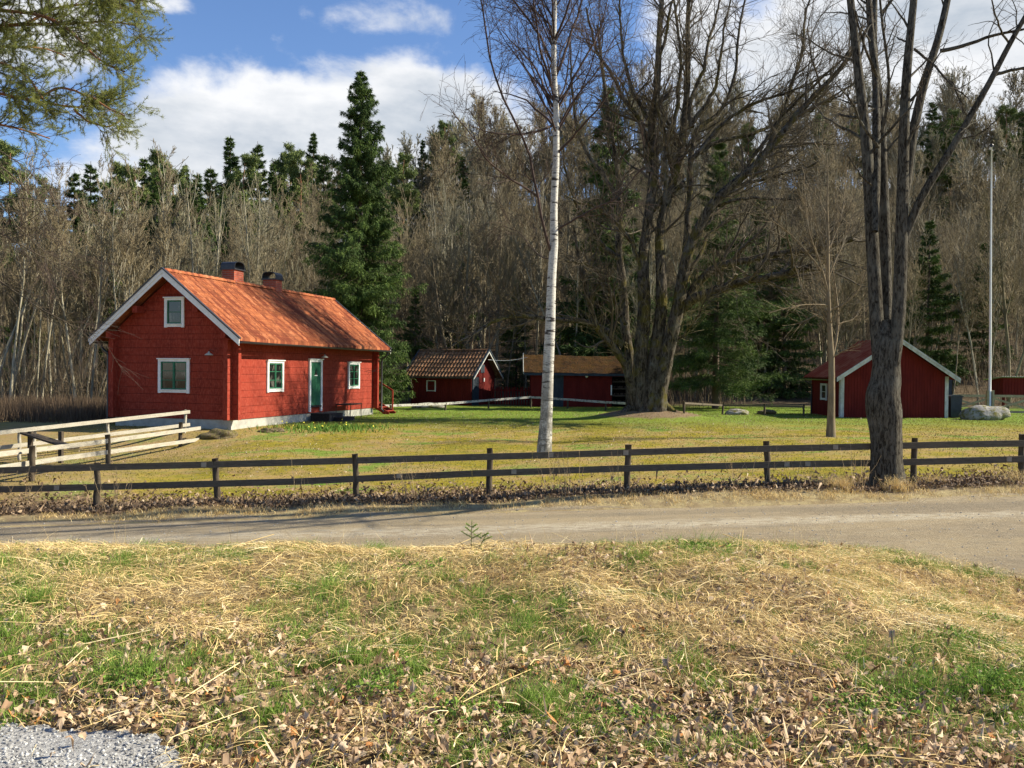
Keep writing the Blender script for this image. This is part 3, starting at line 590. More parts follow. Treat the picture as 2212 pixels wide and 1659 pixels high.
# flowers by the cottage
g = Geo(); c0 = hit(715, 926); n = 1500; x = c0[0] + rng.normal(size=n) * 1.1; y = c0[1] + rng.normal(size=n) * .8
D = norm(np.c_[rng.normal(size=(n, 2)) * .4, np.ones(n)]); V, F, t = blades(np.c_[x, y, ground(x, y)], D, rng.uniform(.08, .2, n), .03, rng, tone=rng.uniform(.2, .55, n)); g.add(V, F, t)
k = rng.random(n) < .02; B = np.c_[x, y, ground(x, y) + .16][k]; V, F, t = blades(B, norm(rng.normal(size=B.shape)), .06, .06, rng, tone=np.full(len(B), .9)); g.add(V, F, t)
tag(g.build('yellow_flowers', M['yellow_flower']), 'bed of small yellow spring flowers in front of the red cottage', 'flowers', kind='stuff')

# ================================================================ cottage
LEN, WID = 11.64, 4.88; RZ0, SL = 5.53, .79; MID = WID / 2
def roofz(y): return RZ0 - SL * abs(y - MID)
def logs(g, axis, face, sgn, a0, a1, z0, z1, hl=.28, off=0.0, thick=.17, c=.03, clip=None):
    """stack of logs; axis 'x': runs along x with outer face at y=face, outward sgn"""
    z = z0 - off
    while z < z1 - .02:
        zb, zt = max(z, z0), min(z + hl * (1 + .12 * math.sin(z * 9.7)), z1)
        z = zt
        if zt - zb < .05: continue
        V = []
        for (zz, o) in ((zb, -c), (zb + .006, 0), (zt - .006, 0), (zt, -c)):
            if clip:
                e0, e1 = clip(zz, a0, a1)
            else: e0, e1 = a0, a1
            for e in (e0, e1):
                for q in (face + sgn * o, face - sgn * thick):
                    V.append((e, q, zz) if axis == 'x' else (q, e, zz))
        F = []
        for L_ in range(3):
            b = L_ * 4; F += [(b, b + 2, b + 6, b + 4), (b + 1, b + 5, b + 7, b + 3), (b, b + 4, b + 5, b + 1), (b + 2, b + 3, b + 7, b + 6)]
        F += [(0, 1, 3, 2), (12, 14, 15, 13)]
        g.add(V, F); g.flat = True
HL = (.272, .962)
house = thing('cottage', 'long red log cottage with orange tiled roof and two brick chimneys', 'house', (-9.74, 30.2, 0), math.atan2(.962, .272))
def clipg(z, a0, a1):
    hw = (RZ0 - .20 - z) / SL; return (max(a0, MID - hw), min(a1, MID + hw))
g = Geo(); wt = roofz(0) - .2
logs(g, 'x', 0, -1, -.26, LEN + .26, .3, wt, off=.1); g.build('front_wall', M['red_log'], house)
g = Geo(); logs(g, 'x', WID, 1, -.26, LEN + .26, .3, wt, off=.1); g.build('rear_wall', M['red_log'], house)
g = Geo(); logs(g, 'y', 0, -1, -.26, WID + .26, .3, wt - .1, off=0); 
logs(g, 'y', 0, -1, -.02, WID + .02, wt - .1, RZ0 - .22, clip=clipg); g.build('gable_wall', M['red_log'], house)
g = Geo(); logs(g, 'y', LEN, 1, -.26, WID + .26, .3, wt - .1, off=0); logs(g, 'y', LEN, 1, -.02, WID + .02, wt - .1, RZ0 - .22, clip=clipg); g.build('far_gable_wall', M['red_log'], house)
Geo().box(.03, LEN - .03, .035, WID - .035, -.8, .298).build('foundation', M['concrete'], house)
# purlins under the overhang
for yy, zz in ((0.09, wt - .02), (WID - .09, wt - .02), (1.2, roofz(1.2) - .27), (WID - 1.2, roofz(1.2) - .27)):
    Geo().box(-.42, LEN + .42, yy - .1, yy + .1, zz - .24, zz + .0).build('purlin', M['red_log'], house)
def tile_roof(x0, x1, mid, half, rz, slope, tw, th, sag=0.0, amp=.042, step=.035, thick=.05, side=(-1, 1)):
    """real pantile surface on both slopes"""
    g = Geo(); g.flat = True; nxs = int((x1 - x0) / tw * 8); X_ = np.linspace(x0, x1, nxs + 1); ph = ((X_ / tw) % 1)
    wv = np.where(ph < .68, np.sin(ph / .68 * pi), -.35 * np.sin((ph - .68) / .32 * pi)) * amp
    rows = int(round(half / th))
    for sd in side:
        lines = []
        for r_ in range(rows):
            a, b = half * r_ / rows, half * (r_ + 1) / rows
            lines += [(a, 0), (b, step)]
        V = []
        for (u, dz) in lines:
            sg = sag * np.sin((X_ - x0) / (x1 - x0) * pi)
            V.append(np.c_[X_, np.full(len(X_), mid + sd * u), rz - slope * u + dz + wv - sg + (np.sin(X_ * 3.1 + u * 5) * .006)])
        V.append(np.c_[X_, np.full(len(X_), mid + sd * half), rz - slope * half - .06 + 0 * X_ - sg])
        V = np.concatenate(V); m_ = len(X_); nr = len(lines) + 1
        I = (np.arange(nr - 1)[:, None] * m_ + np.arange(m_ - 1)[None]).ravel()
        g.add(V, np.stack([I, I + 1, I + m_ + 1, I + m_], -1))
        g.add([(x0 + .01, mid, rz - thick), (x1 - .01, mid, rz - thick), (x1 - .01, mid + sd * (half - .02), rz - slope * half - thick), (x0 + .01, mid + sd * (half - .02), rz - slope * half - thick)], [(0, 1, 2, 3)])
    return g
roof = tile_roof(-.5, 12.12, MID, 3.04, RZ0 - .02, SL, .19, .25, .03).build('roof', M['tile'], house)
g = Geo()
for i in range(36):
    x0 = -.5 + i * .35; k = 8; P = []
    for (xx, r_) in ((x0, .10), (x0 + .37, .125)):
        for j in range(k + 1):
            a = pi * j / k; P.append((xx, MID + math.cos(a) * r_ * 1.15, RZ0 - .05 + math.sin(a) * r_))
    g.add(P, [(j, j + 1, k + 2 + j, k + 1 + j) for j in range(k)])
g.build('ridge_tiles', M['tile'], roof)
def rake(g, x, mid, half, rz, slope, w_, t_, dz=0.0, ext=0.0):
    for sd in (g.sides if hasattr(g, 'sides') else (-1, 1)):
        a = (mid, rz + dz); b = (mid + sd * (half + ext), rz + dz - slope * (half + ext)); cth = w_ * math.sqrt(1 + slope * slope)
        g.prism([(a[0], a[1]), (b[0], b[1]), (b[0], b[1] - cth * .96), (a[0], a[1] - cth)] if sd > 0 else [(a[0], a[1]), (a[0], a[1] - cth), (b[0], b[1] - cth * .96), (b[0], b[1])], (x, x + t_), 'x')
def rakes(name, mat, par, *specs, fn=None):
    for grp in specs:
        for sd in (-1, 1):
            g = Geo(); g.sides = (sd,)
            for a in grp: (fn or rake)(g, *a)
            g.build(name, M[mat], par)
rakes('bargeboard', 'white_paint', roof, [(-.53, MID, 3.06, RZ0 + .0, SL, .19, .025), (-.555, MID, 3.08, RZ0 + .02, SL, .10, .024)], [(12.13, MID, 3.06, RZ0, SL, .19, .025)])
rakes('edge_flashing', 'black_metal', roof, [(-.585, MID, 3.10, RZ0 + .075, SL, .045, .12)], [(12.07, MID, 3.1, RZ0 + .075, SL, .045, .12)])
def gutter(x0, x1, y, z, r=.07, sd=-1):
    g = Geo(); k = 8; V = []
    for rr_, in ((r,), (r - .008,)):
        for xx in (x0, x1):
            for j in range(k + 1):
                a = pi + pi * j / k; V.append((xx, y + math.cos(a) * rr_, z + math.sin(a) * rr_))
    F = []
    for L_ in (0, 1):
        b = L_ * 2 * (k + 1); F += [(b + j, b + j + 1, b + k + 2 + j, b + k + 1 + j) for j in range(k)]
    for e in (0, 1): b = e * (k + 1); c_ = 2 * (k + 1) + b; F += [(b + j, b + j + 1, c_ + j + 1, c_ + j) for j in range(k)]
    g.add(V, F); return g
ey = MID - 3.10; ez = RZ0 - SL * 3.06 - .09
for yy in (ey, WID - ey): gutter(-.5, 12.12, yy, ez).build('gutter', M['black_metal'], house)
for (xx, yy, s_) in ((LEN + .06, ey, 1), (.12, WID - ey, -1)):
    wy = (-.36 if s_ > 0 else WID + .36)
    Geo().tube([(xx, yy, ez - .05), (xx, yy, ez - .16), (xx, yy + s_ * .08, ez - .28), (xx, wy - s_ * .02, ez - .40), (xx, wy, ez - .55), (xx, wy, .25), (xx, wy - s_ * .12, .12)], .045, 8).build('downpipe', M['black_metal'], house, True)
g = Geo(); g.box(-.46, 12.08, MID - 2.9, MID - 2.5, roofz(MID - 2.9) - .15, roofz(MID - 2.9) - .13); g.build('soffit', M['red_log'], house)
# chimneys
def chimney(x, y, lx, ly, ztop, vault):
    c = Geo().box(x - lx / 2, x + lx / 2, y - ly / 2, y + ly / 2, 4.6, ztop).build('chimney', M['brick'], roof)
    return c
def hood(x, y, lx, ly, z, par, axis):
    g = Geo(); k = 10; g.box(x - lx / 2 - .06, x + lx / 2 + .06, y - ly / 2 - .06, y + ly / 2 + .06, z, z + .05)
    V = []; ex = (y - ly / 2 - .04, y + ly / 2 + .04) if axis == 'y' else (x - lx / 2 - .04, x + lx / 2 + .04)
    hw = (lx if axis == 'y' else ly) / 2 + .03
    for rr_ in (1.0, .94):
        for e in ex:
            for j in range(k + 1):
                a = pi * j / k; cxx = math.cos(a); cxx = math.copysign(abs(cxx) ** .7, cxx); q = hw * cxx * rr_; zz = z + .10 + .24 * (max(math.sin(a), 0) ** .7) * rr_ - (.05 if j in (0, k) else 0)
                V.append((x + q, e, zz) if axis == 'y' else (e, y + q, zz))
    F = []
    for L_ in (0, 1): b = L_ * 2 * (k + 1); F += [(b + j, b + j + 1, b + k + 2 + j, b + k + 1 + j) for j in range(k)]
    for e in (0, 1): b = e * (k + 1); c_ = 2 * (k + 1) + b; F += [(b + j, b + j + 1, c_ + j + 1, c_ + j) for j in range(k)]
    g.add(V, F); g.build('chimney_hood', M['black_metal'], par)
chimney(3.95, 2.62, .64, .56, 6.0, 1); hood(3.95, 2.62, .64, .56, 6.0, roof, 'y')
chimney(6.9, 2.62, .5, .62, 5.92, 0); hood(6.9, 2.62, .5, .62, 5.92, roof, 'x')

def window(par, axis, a0, a1, z0, z1, face, sgn, cols, rows, trim=.11, casem=True, fmat='green_paint', tmat='white_paint', crown=True, glass='glass'):
    """window standing proud of a wall. axis 'x': wall along x, outward normal sgn*y"""
    def bx(g, a, b, c, d, o0, o1):
        q0, q1 = sorted((face + sgn * o0, face + sgn * o1))
        g.box(a, b, q0, q1, c, d) if axis == 'x' else g.box(q0, q1, a, b, c, d)
    t = Geo(); bx(t, a0, a0 + trim, z0, z1 - trim, -.01, .055); bx(t, a1 - trim, a1, z0, z1 - trim, -.01, .055); bx(t, a0 + trim, a1 - trim, z0 + .02, z0 + trim * .9, -.01, .05)
    bx(t, a0, a1, z1 - trim, z1 - .03, -.01, .058)
    if crown: bx(t, a0 - .03, a1 + .03, z1 - .03, z1 + .01, -.01, .10); bx(t, a0 + trim * .7, a1 - trim * .7, z0 + trim * .9, z0 + trim * .9 + .03, -.01, .085)
    w = t.build('window', M[tmat], par)
    i0, i1, j0, j1 = a0 + trim + .004, a1 - trim - .004, z0 + trim * .9 + .034 * crown + .002, z1 - trim - .004; fr = .045
    g = Geo(); n_ = cols
    for c_ in range(n_):
        l = i0 + (i1 - i0) * c_ / n_; r_ = i0 + (i1 - i0) * (c_ + 1) / n_
        bx(g, l, l + fr, j0, j1, -.01, .036); bx(g, r_ - fr, r_, j0, j1, -.01, .036); bx(g, l + fr, r_ - fr, j0, j0 + fr, -.01, .034); bx(g, l + fr, r_ - fr, j1 - fr, j1, -.01, .034)
        for k in range(1, rows): z = j0 + (j1 - j0) * k / rows; bx(g, l + fr, r_ - fr, z - .012, z + .012, -.01, .030)
    if n_ > 1: c_ = (i0 + i1) / 2; bx(g, c_ - .022, c_ + .022, j0, j1, .0, .05)
    g.build('frame', M[fmat], w)
    g = Geo(); bx(g, i0 + .01, i1 - .01, j0 + .01, j1 - .01, -.02, .014); g.build('pane', M[glass], w)
    return w
window(house, 'y', 1.69, 2.98, 1.20, 2.43, 0, -1, 2, 3)
window(house, 'y', 1.92, 2.73, 3.53, 4.60, 0, -1, 1, 2)
window(house, 'x', 2.21, 3.37, 1.22, 2.43, 0, -1, 2, 3)
window(house, 'x', 8.87, 10.0, 1.24, 2.45, 0, -1, 2, 3)
# door
d0, d1, dz0, dz1 = 5.36, 6.44, .36, 2.53
g = Geo(); g.box(d0, d0 + .12, -.06, .01, dz0, dz1 - .13); g.box(d1 - .12, d1, -.06, .01, dz0, dz1 - .13); g.box(d0, d1, -.064, .01, dz1 - .13, dz1 - .03); g.box(d0 - .03, d1 + .03, -.11, .01, dz1 - .03, dz1 + .01)
g.build('door_trim', M['white_paint'], house)
g = Geo(); g.box(d0 + .124, d1 - .124, -.02, .01, dz0 + .26, dz1 - .134)
import bmesh
# herringbone boards as thin raised slats
cx_ = (d0 + d1) / 2; hw = (d1 - d0) / 2 - .126
for k in range(20):
    z = dz0 + .28 + k * .098
    for sd in (-1, 1):
        za, zb_ = z, z + .30
        if zb_ + .075 > dz1 - .136: continue
        g.prism([(cx_ + sd * .004, za), (cx_ + sd * hw, zb_), (cx_ + sd * hw, zb_ + .075), (cx_ + sd * .004, za + .075)], (-.034, -.019), 'y')
door = g.build('door', M['green_paint'], house)
Geo().prism([(cx_ - .12, 1.86), (cx_ + .12, 1.86), (cx_, 2.12)], (-.045, -.01), 'y').build('door_light', M['glass'], door)
Geo().box(cx_ - .13, cx_ + .13, -.058, -.03, 1.83, 1.858).build('door_light_sill', M['white_paint'], door)
Geo().tube([(d0 + .17, -.03, 1.28), (d0 + .17, -.09, 1.28), (d0 + .28, -.09, 1.28)], .011, 6).build('handle', M['black_metal'], door)
Geo().box(d0 + .13, d1 - .13, -.10, .0, dz0 + .19, dz0 + .245).build('threshold', M['black_wood'], house)
def wall_lamp(par, M4):
    g = Geo(); g.tube([(0, 0, 0), (0, -.10, .05), (0, -.22, .05), (0, -.25, 0)], .012, 6)
    arm = g.build('wall_lamp', M['black_metal'], par); arm.matrix_local = M4
    k = 14; prof = ((.02, 0), (.035, -.04), (.13, -.10), (.15, -.13), (.13, -.125)); V = [(r_ * math.cos(2 * pi * j / k), -.25 + r_ * math.sin(2 * pi * j / k), z) for (r_, z) in prof for j in range(k)]
    F = [(i * k + j, i * k + (j + 1) % k, (i + 1) * k + (j + 1) % k, (i + 1) * k + j) for i in range(len(prof) - 1) for j in range(k)]
    Geo().add(V, F).build('lamp_shade', M['lamp_enamel'], arm, True)
wall_lamp(house, Matrix.Translation((6.25, 0, 2.72)))
wall_lamp(house, Matrix.Translation((0, .75, 2.68)) @ Matrix.Rotation(R(-90), 4, 'Z'))
# steps
HM = Matrix.Translation((-9.74, 30.2, 0)) @ Matrix.Rotation(math.atan2(.962, .272), 4, 'Z')
st = thing('doorstep', 'low black wooden doorstep with two treads at the green door', 'step', HM @ Vector((5.9, -.1, 0)), math.atan2(.962, .272))
g = Geo(); g.box(-.56, .62, -.86, -.02, -.06, .27)
for k in range(6): g.box(-.58, .64, -.88 + k * .143, -.88 + k * .143 + .135, .272, .305)
g.build('platform', M['black_wood'], st)
g = Geo(); g.box(-.2, .9, -1.26, -.89, -.06, .125)
for k in range(3): g.box(-.22, .92, -1.28 + k * .13, -1.28 + k * .13 + .122, .127, .155)
g.build('lower_tread', M['black_wood'], st)
tb = thing('side_table', 'low black metal table standing beside the cottage doorstep', 'table', HM @ Vector((8.1, -.45, 0)), math.atan2(.962, .272))
g = Geo()
for k in range(7): g.box(-.72, .72, -.29 + k * .084, -.29 + k * .084 + .07, .60, .625)
g.box(-.70, .70, -.28, .28, .575, .597); g.build('table_top', M['black_metal'], tb)
for sx_ in (-.68, .68):
    for sy_ in (-.26, .26): Geo().tube([(sx_, sy_, -.03), (sx_, sy_, .575)], .018, 6).build('leg', M['black_metal'], tb)
sr = thing('stairs', 'narrow red wooden stairs with handrail at the far corner of the cottage', 'stairs', HM @ Vector((12.35, 0, 0)), math.atan2(.962, .272))
g = Geo()
for sx_ in (-.38, .38): g.beam((sx_, .55, .62), (sx_, -.62, -.02), .04, .2)
g.build('stringer', M['red_log'], sr)
for k in range(3): Geo().box(-.355, .355, -.45 + k * .32 - .12, -.45 + k * .32 + .13, .12 + k * .18, .155 + k * .18).build('tread', M['red_log'], sr)
g = Geo(); g.beam((.38, .55, 1.7), (.38, -.5, 1.1), .04, .07); g.beam((.38, -.48, 0), (.38, -.48, 1.1), .06, .06, (0, 1, 0)); g.beam((.38, .55, .2), (.38, .55, 1.75), .06, .06, (0, 1, 0)); g.build('handrail', M['red_log'], sr)

# ================================================================ small tiled shed
def boards(g, axis, face, sgn, a0, a1, ztop, z0, bw=.16, lid=.045):
    """vertical boarding with cover strips; ztop(a) height"""
    def pr(a, b, o0, o1, nn=1):
        q = sorted((face + sgn * o0, face + sgn * o1)); poly = [(a, z0), (b, z0), (b, ztop(b)), (a, ztop(a))]
        g.prism(poly, q, 'y' if axis == 'x' else 'x')
    br = [a0]; a = a0
    while a < a1 - 1e-6: b = min(a + bw, a1); pr(a, b - .004, -.05, 0); a = b
    a = a0
    while a <= a1 + 1e-6: l, r_ = max(a - lid / 2, a0), min(a + lid / 2, a1); (pr(l, r_, -.001, .02) if r_ - l > .01 else None); a += bw
SH = (-6.37, 55.0); sdir = (.888, -.46); shed = thing('tiled_shed', 'small red shed with mossy brown tile roof and one small window', 'shed', (SH[0], SH[1], gz(-4.5, 55) * 0 + 0.0), math.atan2(-.46, .888))
# local: x along front (0..4.35), y back (0..3), front faces -y
SL2, SW2 = 4.35, 3.0; sm_ = SW2 / 2; srz, ssl, sh_ = 3.42, .885, 1.9
wz = srz - ssl * sm_ - .12
g = Geo(); boards(g, 'x', 0, -1, 0, SL2, lambda a: wz, -.2); g.build('front_wall', M['red_board'], shed)
g = Geo(); boards(g, 'x', SW2, 1, 0, SL2, lambda a: wz, -.2); g.build('rear_wall', M['red_board'], shed)
zt = lambda a: srz - .12 - ssl * abs(a - sm_)
for xx, sg in ((0, -1), (SL2, 1)):
    g = Geo(); boards(g, 'y', xx, sg, 0, sm_, zt, -.2); boards(g, 'y', xx, sg, sm_, SW2, zt, -.2); g.build('gable_wall', M['red_board'], shed)
srf = tile_roof(-.35, SL2 + .4, sm_, sh_, srz, ssl, .24, .30, .05, .055, .05).build('roof', M['old_tile'], shed)
g = Geo()
for i in range(15):
    x0 = -.35 + i * .335; P = [(xx, sm_ + math.cos(pi * j / 6) * r_ * 1.2, srz - .04 + math.sin(pi * j / 6) * r_) for (xx, r_) in ((x0, .09), (x0 + .36, .115)) for j in range(7)]
    g.add(P, [(j, j + 1, 8 + j, 7 + j) for j in range(6)])
g.build('ridge_tiles', M['old_tile'], srf)
rakes('bargeboard', 'grey_white', srf, [(SL2 + .41, sm_, sh_, srz, ssl, .13, .03)], [(-.39, sm_, sh_, srz, ssl, .13, .03)])
rakes('edge_flashing', 'blue_black', srf, [(SL2 + .36, sm_, sh_ + .03, srz + .07, ssl, .07, .12)], [(-.43, sm_, sh_ + .03, srz + .07, ssl, .05, .1)])
gutter(-.35, SL2 + .4, sm_ - sh_ - .06, srz - ssl * sh_ - .06, .05).build('gutter', M['black_metal'], shed)
Geo().tube([(-.15, sm_ - sh_ - .06, srz - ssl * sh_ - .1), (-.15, -.1, 1.35), (-.15, -.06, 1.2), (-.15, -.06, .05)], .035, 6).build('downpipe', M['black_metal'], shed, True)
window(shed, 'x', 1.15, 1.83, .80, 1.52, .02, -1, 1, 2, .07, fmat='black_metal', crown=False)
g = Geo(); g.box(SL2 + .022, SL2 + .06, .10, .88, -.1, 1.72)
for k in range(5): g.box(SL2 + .06, SL2 + .075, .11 + k * .155, .11 + k * .155 + .14, -.08, 1.70)
g.build('door', M['blue_black'], shed)
g = Geo(); g.box(SL2 + .022, SL2 + .05, 1.15, 1.62, 2.0, 2.5); g.build('loft_hatch', M['blue_black'], shed)
Geo().box(SL2 + .022, SL2 + .07, 1.5, 1.62, 1.45, 1.68).build('sign_plate', M['white_paint'], shed)

# ================================================================ long barn with mossy roof
BX0, BX1, BY, BD = 1.15, 8.0, 52.0, 3.4; barn = thing('long_shed', 'long low red outbuilding with moss covered roof behind the old maple', 'shed', (BX0, BY, 0), 0)
BL = BX1 - BX0; bz, bm = 3.2, BD / 2; bsl = .56
bw_ = bz - bsl * bm - .08
def seg(a, b, z0, nm='front_wall'):
    g = Geo(); boards(g, 'x', 0, -1, a, b, lambda q: bw_, z0, .15); g.build(nm, M['red_board'], barn)
seg(0, 4.85, -.2); seg(5.75, BL, -.2); g = Geo(); boards(g, 'x', 0, -1, 4.85, 5.75, lambda q: bw_, 1.86, .15); g.build('front_wall', M['red_board'], barn)
g = Geo(); boards(g, 'x', BD, 1, 0, BL, lambda q: bw_, -.2); g.build('rear_wall', M['red_board'], barn)
zt = lambda a: bz - .1 - bsl * abs(a - bm)
for xx, sg in ((0, -1), (BL, 1)):
    g = Geo(); boards(g, 'y', xx, sg, .06, bm, zt, -.2); boards(g, 'y', xx, sg, bm, BD - .06, zt, -.2); g.build('gable_wall', M['red_board'], barn)
# thick uneven mossy roof
X_ = np.linspace(-.45, BL + .45, 90); U = np.linspace(-(bm + .32), bm + .32, 34); XX, UU = np.meshgrid(X_, U)
ZZ = bz - bsl * np.abs(UU) + (vnoise(XX, UU, 1.6, 1) - .5) * .06 + (vnoise(XX, UU, 5, 2) - .5) * .045 - .05 * np.sin((XX + .45) / (BL + .9) * pi) - .03 * np.cos(UU * 20)
V = np.stack([XX, UU + bm, ZZ], -1).reshape(-1, 3); nn = 90; I = (np.arange(33)[:, None] * nn + np.arange(nn - 1)[None]).ravel()
g = Geo(); g.add(V, np.stack([I, I + 1, I + nn + 1, I + nn], -1)); V2 = V.copy(); V2[:, 2] -= .10; g.add(V2, np.stack([I, I + 1, I + nn + 1, I + nn], -1))
brf = g.build('roof', M['moss_roof'], barn)
rakes('bargeboard', 'grey_white', brf, [(-.49, bm, bm + .36, bz + .05, bsl, .13, .03)], [(BL + .46, bm, bm + .36, bz + .05, bsl, .13, .03)])
g = Geo(); g.box(-.45, BL + .45, -.36, -.33, bz - bsl * (bm + .34) - .17, bz - bsl * (bm + .34) - .02); g.build('fascia', M['blue_black'], brf)
g = Geo(); g.box(1.27, 1.93, -.06, -.022, -.15, 1.9)
for k in range(5): g.box(1.28 + k * .13, 1.28 + k * .13 + .118, -.075, -.06, -.14, 1.88)
g.build('door', M['blue_black'], barn)
g = Geo(); g.box(4.85, 5.75, .9, .95, -.1, 1.86); g.box(4.83, 4.87, 0, .9, -.1, 1.86); g.box(5.73, 5.77, 0, .9, -.1, 1.86)
wdr = g.build('wood_store', M['dark_inside'], barn)
for k in range(4): Geo().box(4.88, 5.72, .02, .85, .25 + k * .42, .28 + k * .42).build('shelf', M['post_wood'], wdr)
rr2 = random.Random(4)
for k in range(4):
    g = Geo()
    for j in range(11):
        r_ = rr2.uniform(.03, .05); xx = 4.93 + j * .074; zz = .28 + k * .42 + r_; g.tube([(xx, .06, zz), (xx, .5, zz)], r_ * .9, 6)
        if rr2.random() < .6: g.tube([(xx + .03, .08, zz + .09), (xx + .03, .5, zz + .09)], r_ * .8, 6)
    g.build('firewood', M['spruce_bark'], wdr)
Geo().box(4.76, 4.83, -.07, -.022, .75, 1.35).build('door_pull', M['white_paint'], barn)
k = 12; V = [(math.sin(pi * i / 8) * .09 * math.cos(2 * pi * j / k), math.sin(pi * i / 8) * .09 * math.sin(2 * pi * j / k), .09 * math.cos(pi * i / 8)) for i in range(9) for j in range(k)]
F = [(i * k + j, i * k + (j + 1) % k, (i + 1) * k + (j + 1) % k, (i + 1) * k + j) for i in range(8) for j in range(k)]
gl = Geo().add(V, F).build('globe_lamp', M['white_globe'], barn, True); gl.location = (3.3, -.14, 1.86)
# white cable between shed roof and barn
a = pt(1055, 777, 52.8); b = pt(1139, 772, 52.4)
tag(Geo().tube([a * (1 - t) + b * t - np.array((0, 0, .12 * math.sin(pi * t))) for t in np.linspace(0, 1, 9)], .012, 5).build('overhead_cable', M['pole_white'], None, True), 'thin white cable strung between the tiled shed and the mossy shed', 'cable')

# ================================================================ right shed
rs = thing('barn', 'red board barn with red metal roof and white corner boards behind the near tree', 'barn', (15.15, 40.0, .12), 0)
W3, L3 = 4.9, 3.9; m3_ = W3 / 2; rz3, sl3, ov = 3.72, .66, .36; zt = lambda a: rz3 - .12 - sl3 * abs(a - m3_)
g = Geo(); boards(g, 'x', 0, -1, 0, m3_, zt, -.3, .13); boards(g, 'x', 0, -1, m3_, W3, zt, -.3, .13); g.box(.0, W3, -.035, -.021, zt(0) - .02, zt(0) + .02); g.build('gable_wall', M['red_board'], rs)
g = Geo(); boards(g, 'y', 0, -1, .05, L3, lambda a: zt(0), -.3, .13); g.build('side_wall', M['red_board'], rs)
g = Geo(); boards(g, 'y', W3, 1, .05, L3, lambda a: zt(0), -.3, .13); g.build('side_wall', M['red_board'], rs)
g = Geo(); boards(g, 'x', L3, 1, 0, m3_, zt, -.3); boards(g, 'x', L3, 1, m3_, W3, zt, -.3); g.build('rear_wall', M['red_board'], rs)
for (a, b) in ((-.03, .13), (W3 - .13, W3 + .03)):
    g = Geo(); g.box(a, b, -.045, -.022, -.3, zt(0) - .02)
    if a < 0: g.box(-.045, -.022, -.045, .12, -.3, zt(0) - .02)
    g.build('corner_board', M['grey_white'], rs)
g = Geo()
for sd in (-1, 1):
    n_ = 46; ys_ = np.linspace(-.42, L3 + .3, n_); wv = np.where(np.arange(n_) % 4 == 0, .03, 0)
    V = np.concatenate([np.c_[np.full(n_, m3_ + sd * u), ys_, rz3 - sl3 * u + wv] for u in (0, m3_ + ov)] + [np.c_[np.full(n_, m3_ + sd * u), ys_, rz3 - sl3 * u - .04 + 0 * wv] for u in (0, m3_ + ov)])
    I = np.arange(n_ - 1); g.add(V, np.concatenate([np.stack([I, I + 1, I + n_ + 1, I + n_], -1), np.stack([I + 2 * n_, I + 1 + 2 * n_, I + 3 * n_ + 1, I + 3 * n_], -1)]))
g.flat = True; r3 = g.build('roof', M['red_sheet'], rs)
def rake_y(g, y, mid, half, rz, slope, w_, t_):
    c_ = w_ * math.sqrt(1 + slope ** 2)
    for sd in g.sides:
        a = (mid, rz); b = (mid + sd * half, rz - slope * half); g.prism([a, b, (b[0], b[1] - c_ * .95), (a[0], a[1] - c_)], (y, y + t_), 'y')
rakes('bargeboard', 'grey_white', r3, [(-.46, m3_, m3_ + ov, rz3 + .0, sl3, .17, .03), (-.485, m3_, m3_ + ov + .01, rz3 + .02, sl3, .08, .024)], fn=rake_y)
window(rs, 'y', 1.7, 2.5, .75, 1.6, -.02, -1, 1, 2, .08, fmat='grey_white', tmat='grey_white', crown=False)
go = gutter(-.4, L3 + .3, 0, 0, .06); gob = go.build('gutter', M['black_metal'], rs); gob.rotation_euler = (0, 0, R(90)); gob.location = (-ov - .04, 0, zt(0) - sl3 * ov + .04)
Geo().tube([(-ov - .04, L3 - .2, zt(0) - .2), (-ov - .04, L3 - .2, zt(0) - .32), (-.08, L3 - .2, zt(0) - .55), (-.08, L3 - .2, -.1)], .04, 6).build('downpipe', M['black_metal'], rs, True)
bn = thing('wheelie_bin', 'grey plastic bin standing at the right corner of the red barn', 'bin', (20.45, 40.2, .1), 0)
g = Geo(); g.add([(-.22, -.22, .1), (.22, -.22, .1), (.22, .22, .1), (-.22, .22, .1), (-.27, -.27, 1.05), (.27, -.27, 1.05), (.27, .27, 1.05), (-.27, .27, 1.05)], [(0, 3, 2, 1), (0, 1, 5, 4), (1, 2, 6, 5), (2, 3, 7, 6), (3, 0, 4, 7), (4, 5, 6, 7)]); g.flat = True; g.build('body', M['bin_grey'], bn)
Geo().prism([(-.3, 1.052), (.3, 1.052), (.3, 1.09), (.15, 1.14), (-.15, 1.14), (-.3, 1.09)], (-.3, .3), 'y').build('lid', M['bin_grey'], bn)
for s_ in (-1, 1): Geo().tube([(s_ * .2, .22, .08), (s_ * .26, .22, .08)], .1, 12).build('wheel', M['black_metal'], bn)
tk = thing('rain_barrel_stand', 'dark slim cupboard against the right wall of the red barn', 'cupboard', (20.42, 41.0, .12), 0)
g = Geo(); g.box(-.25, .25, -.25, .25, -.1, 1.95); g.box(-.29, .29, -.29, .29, 1.952, 2.0); g.build('body', M['dark_inside'], tk); Geo().box(-.2, .2, -.275, -.252, .1, 1.85).build('door', M['blue_black'], tk)

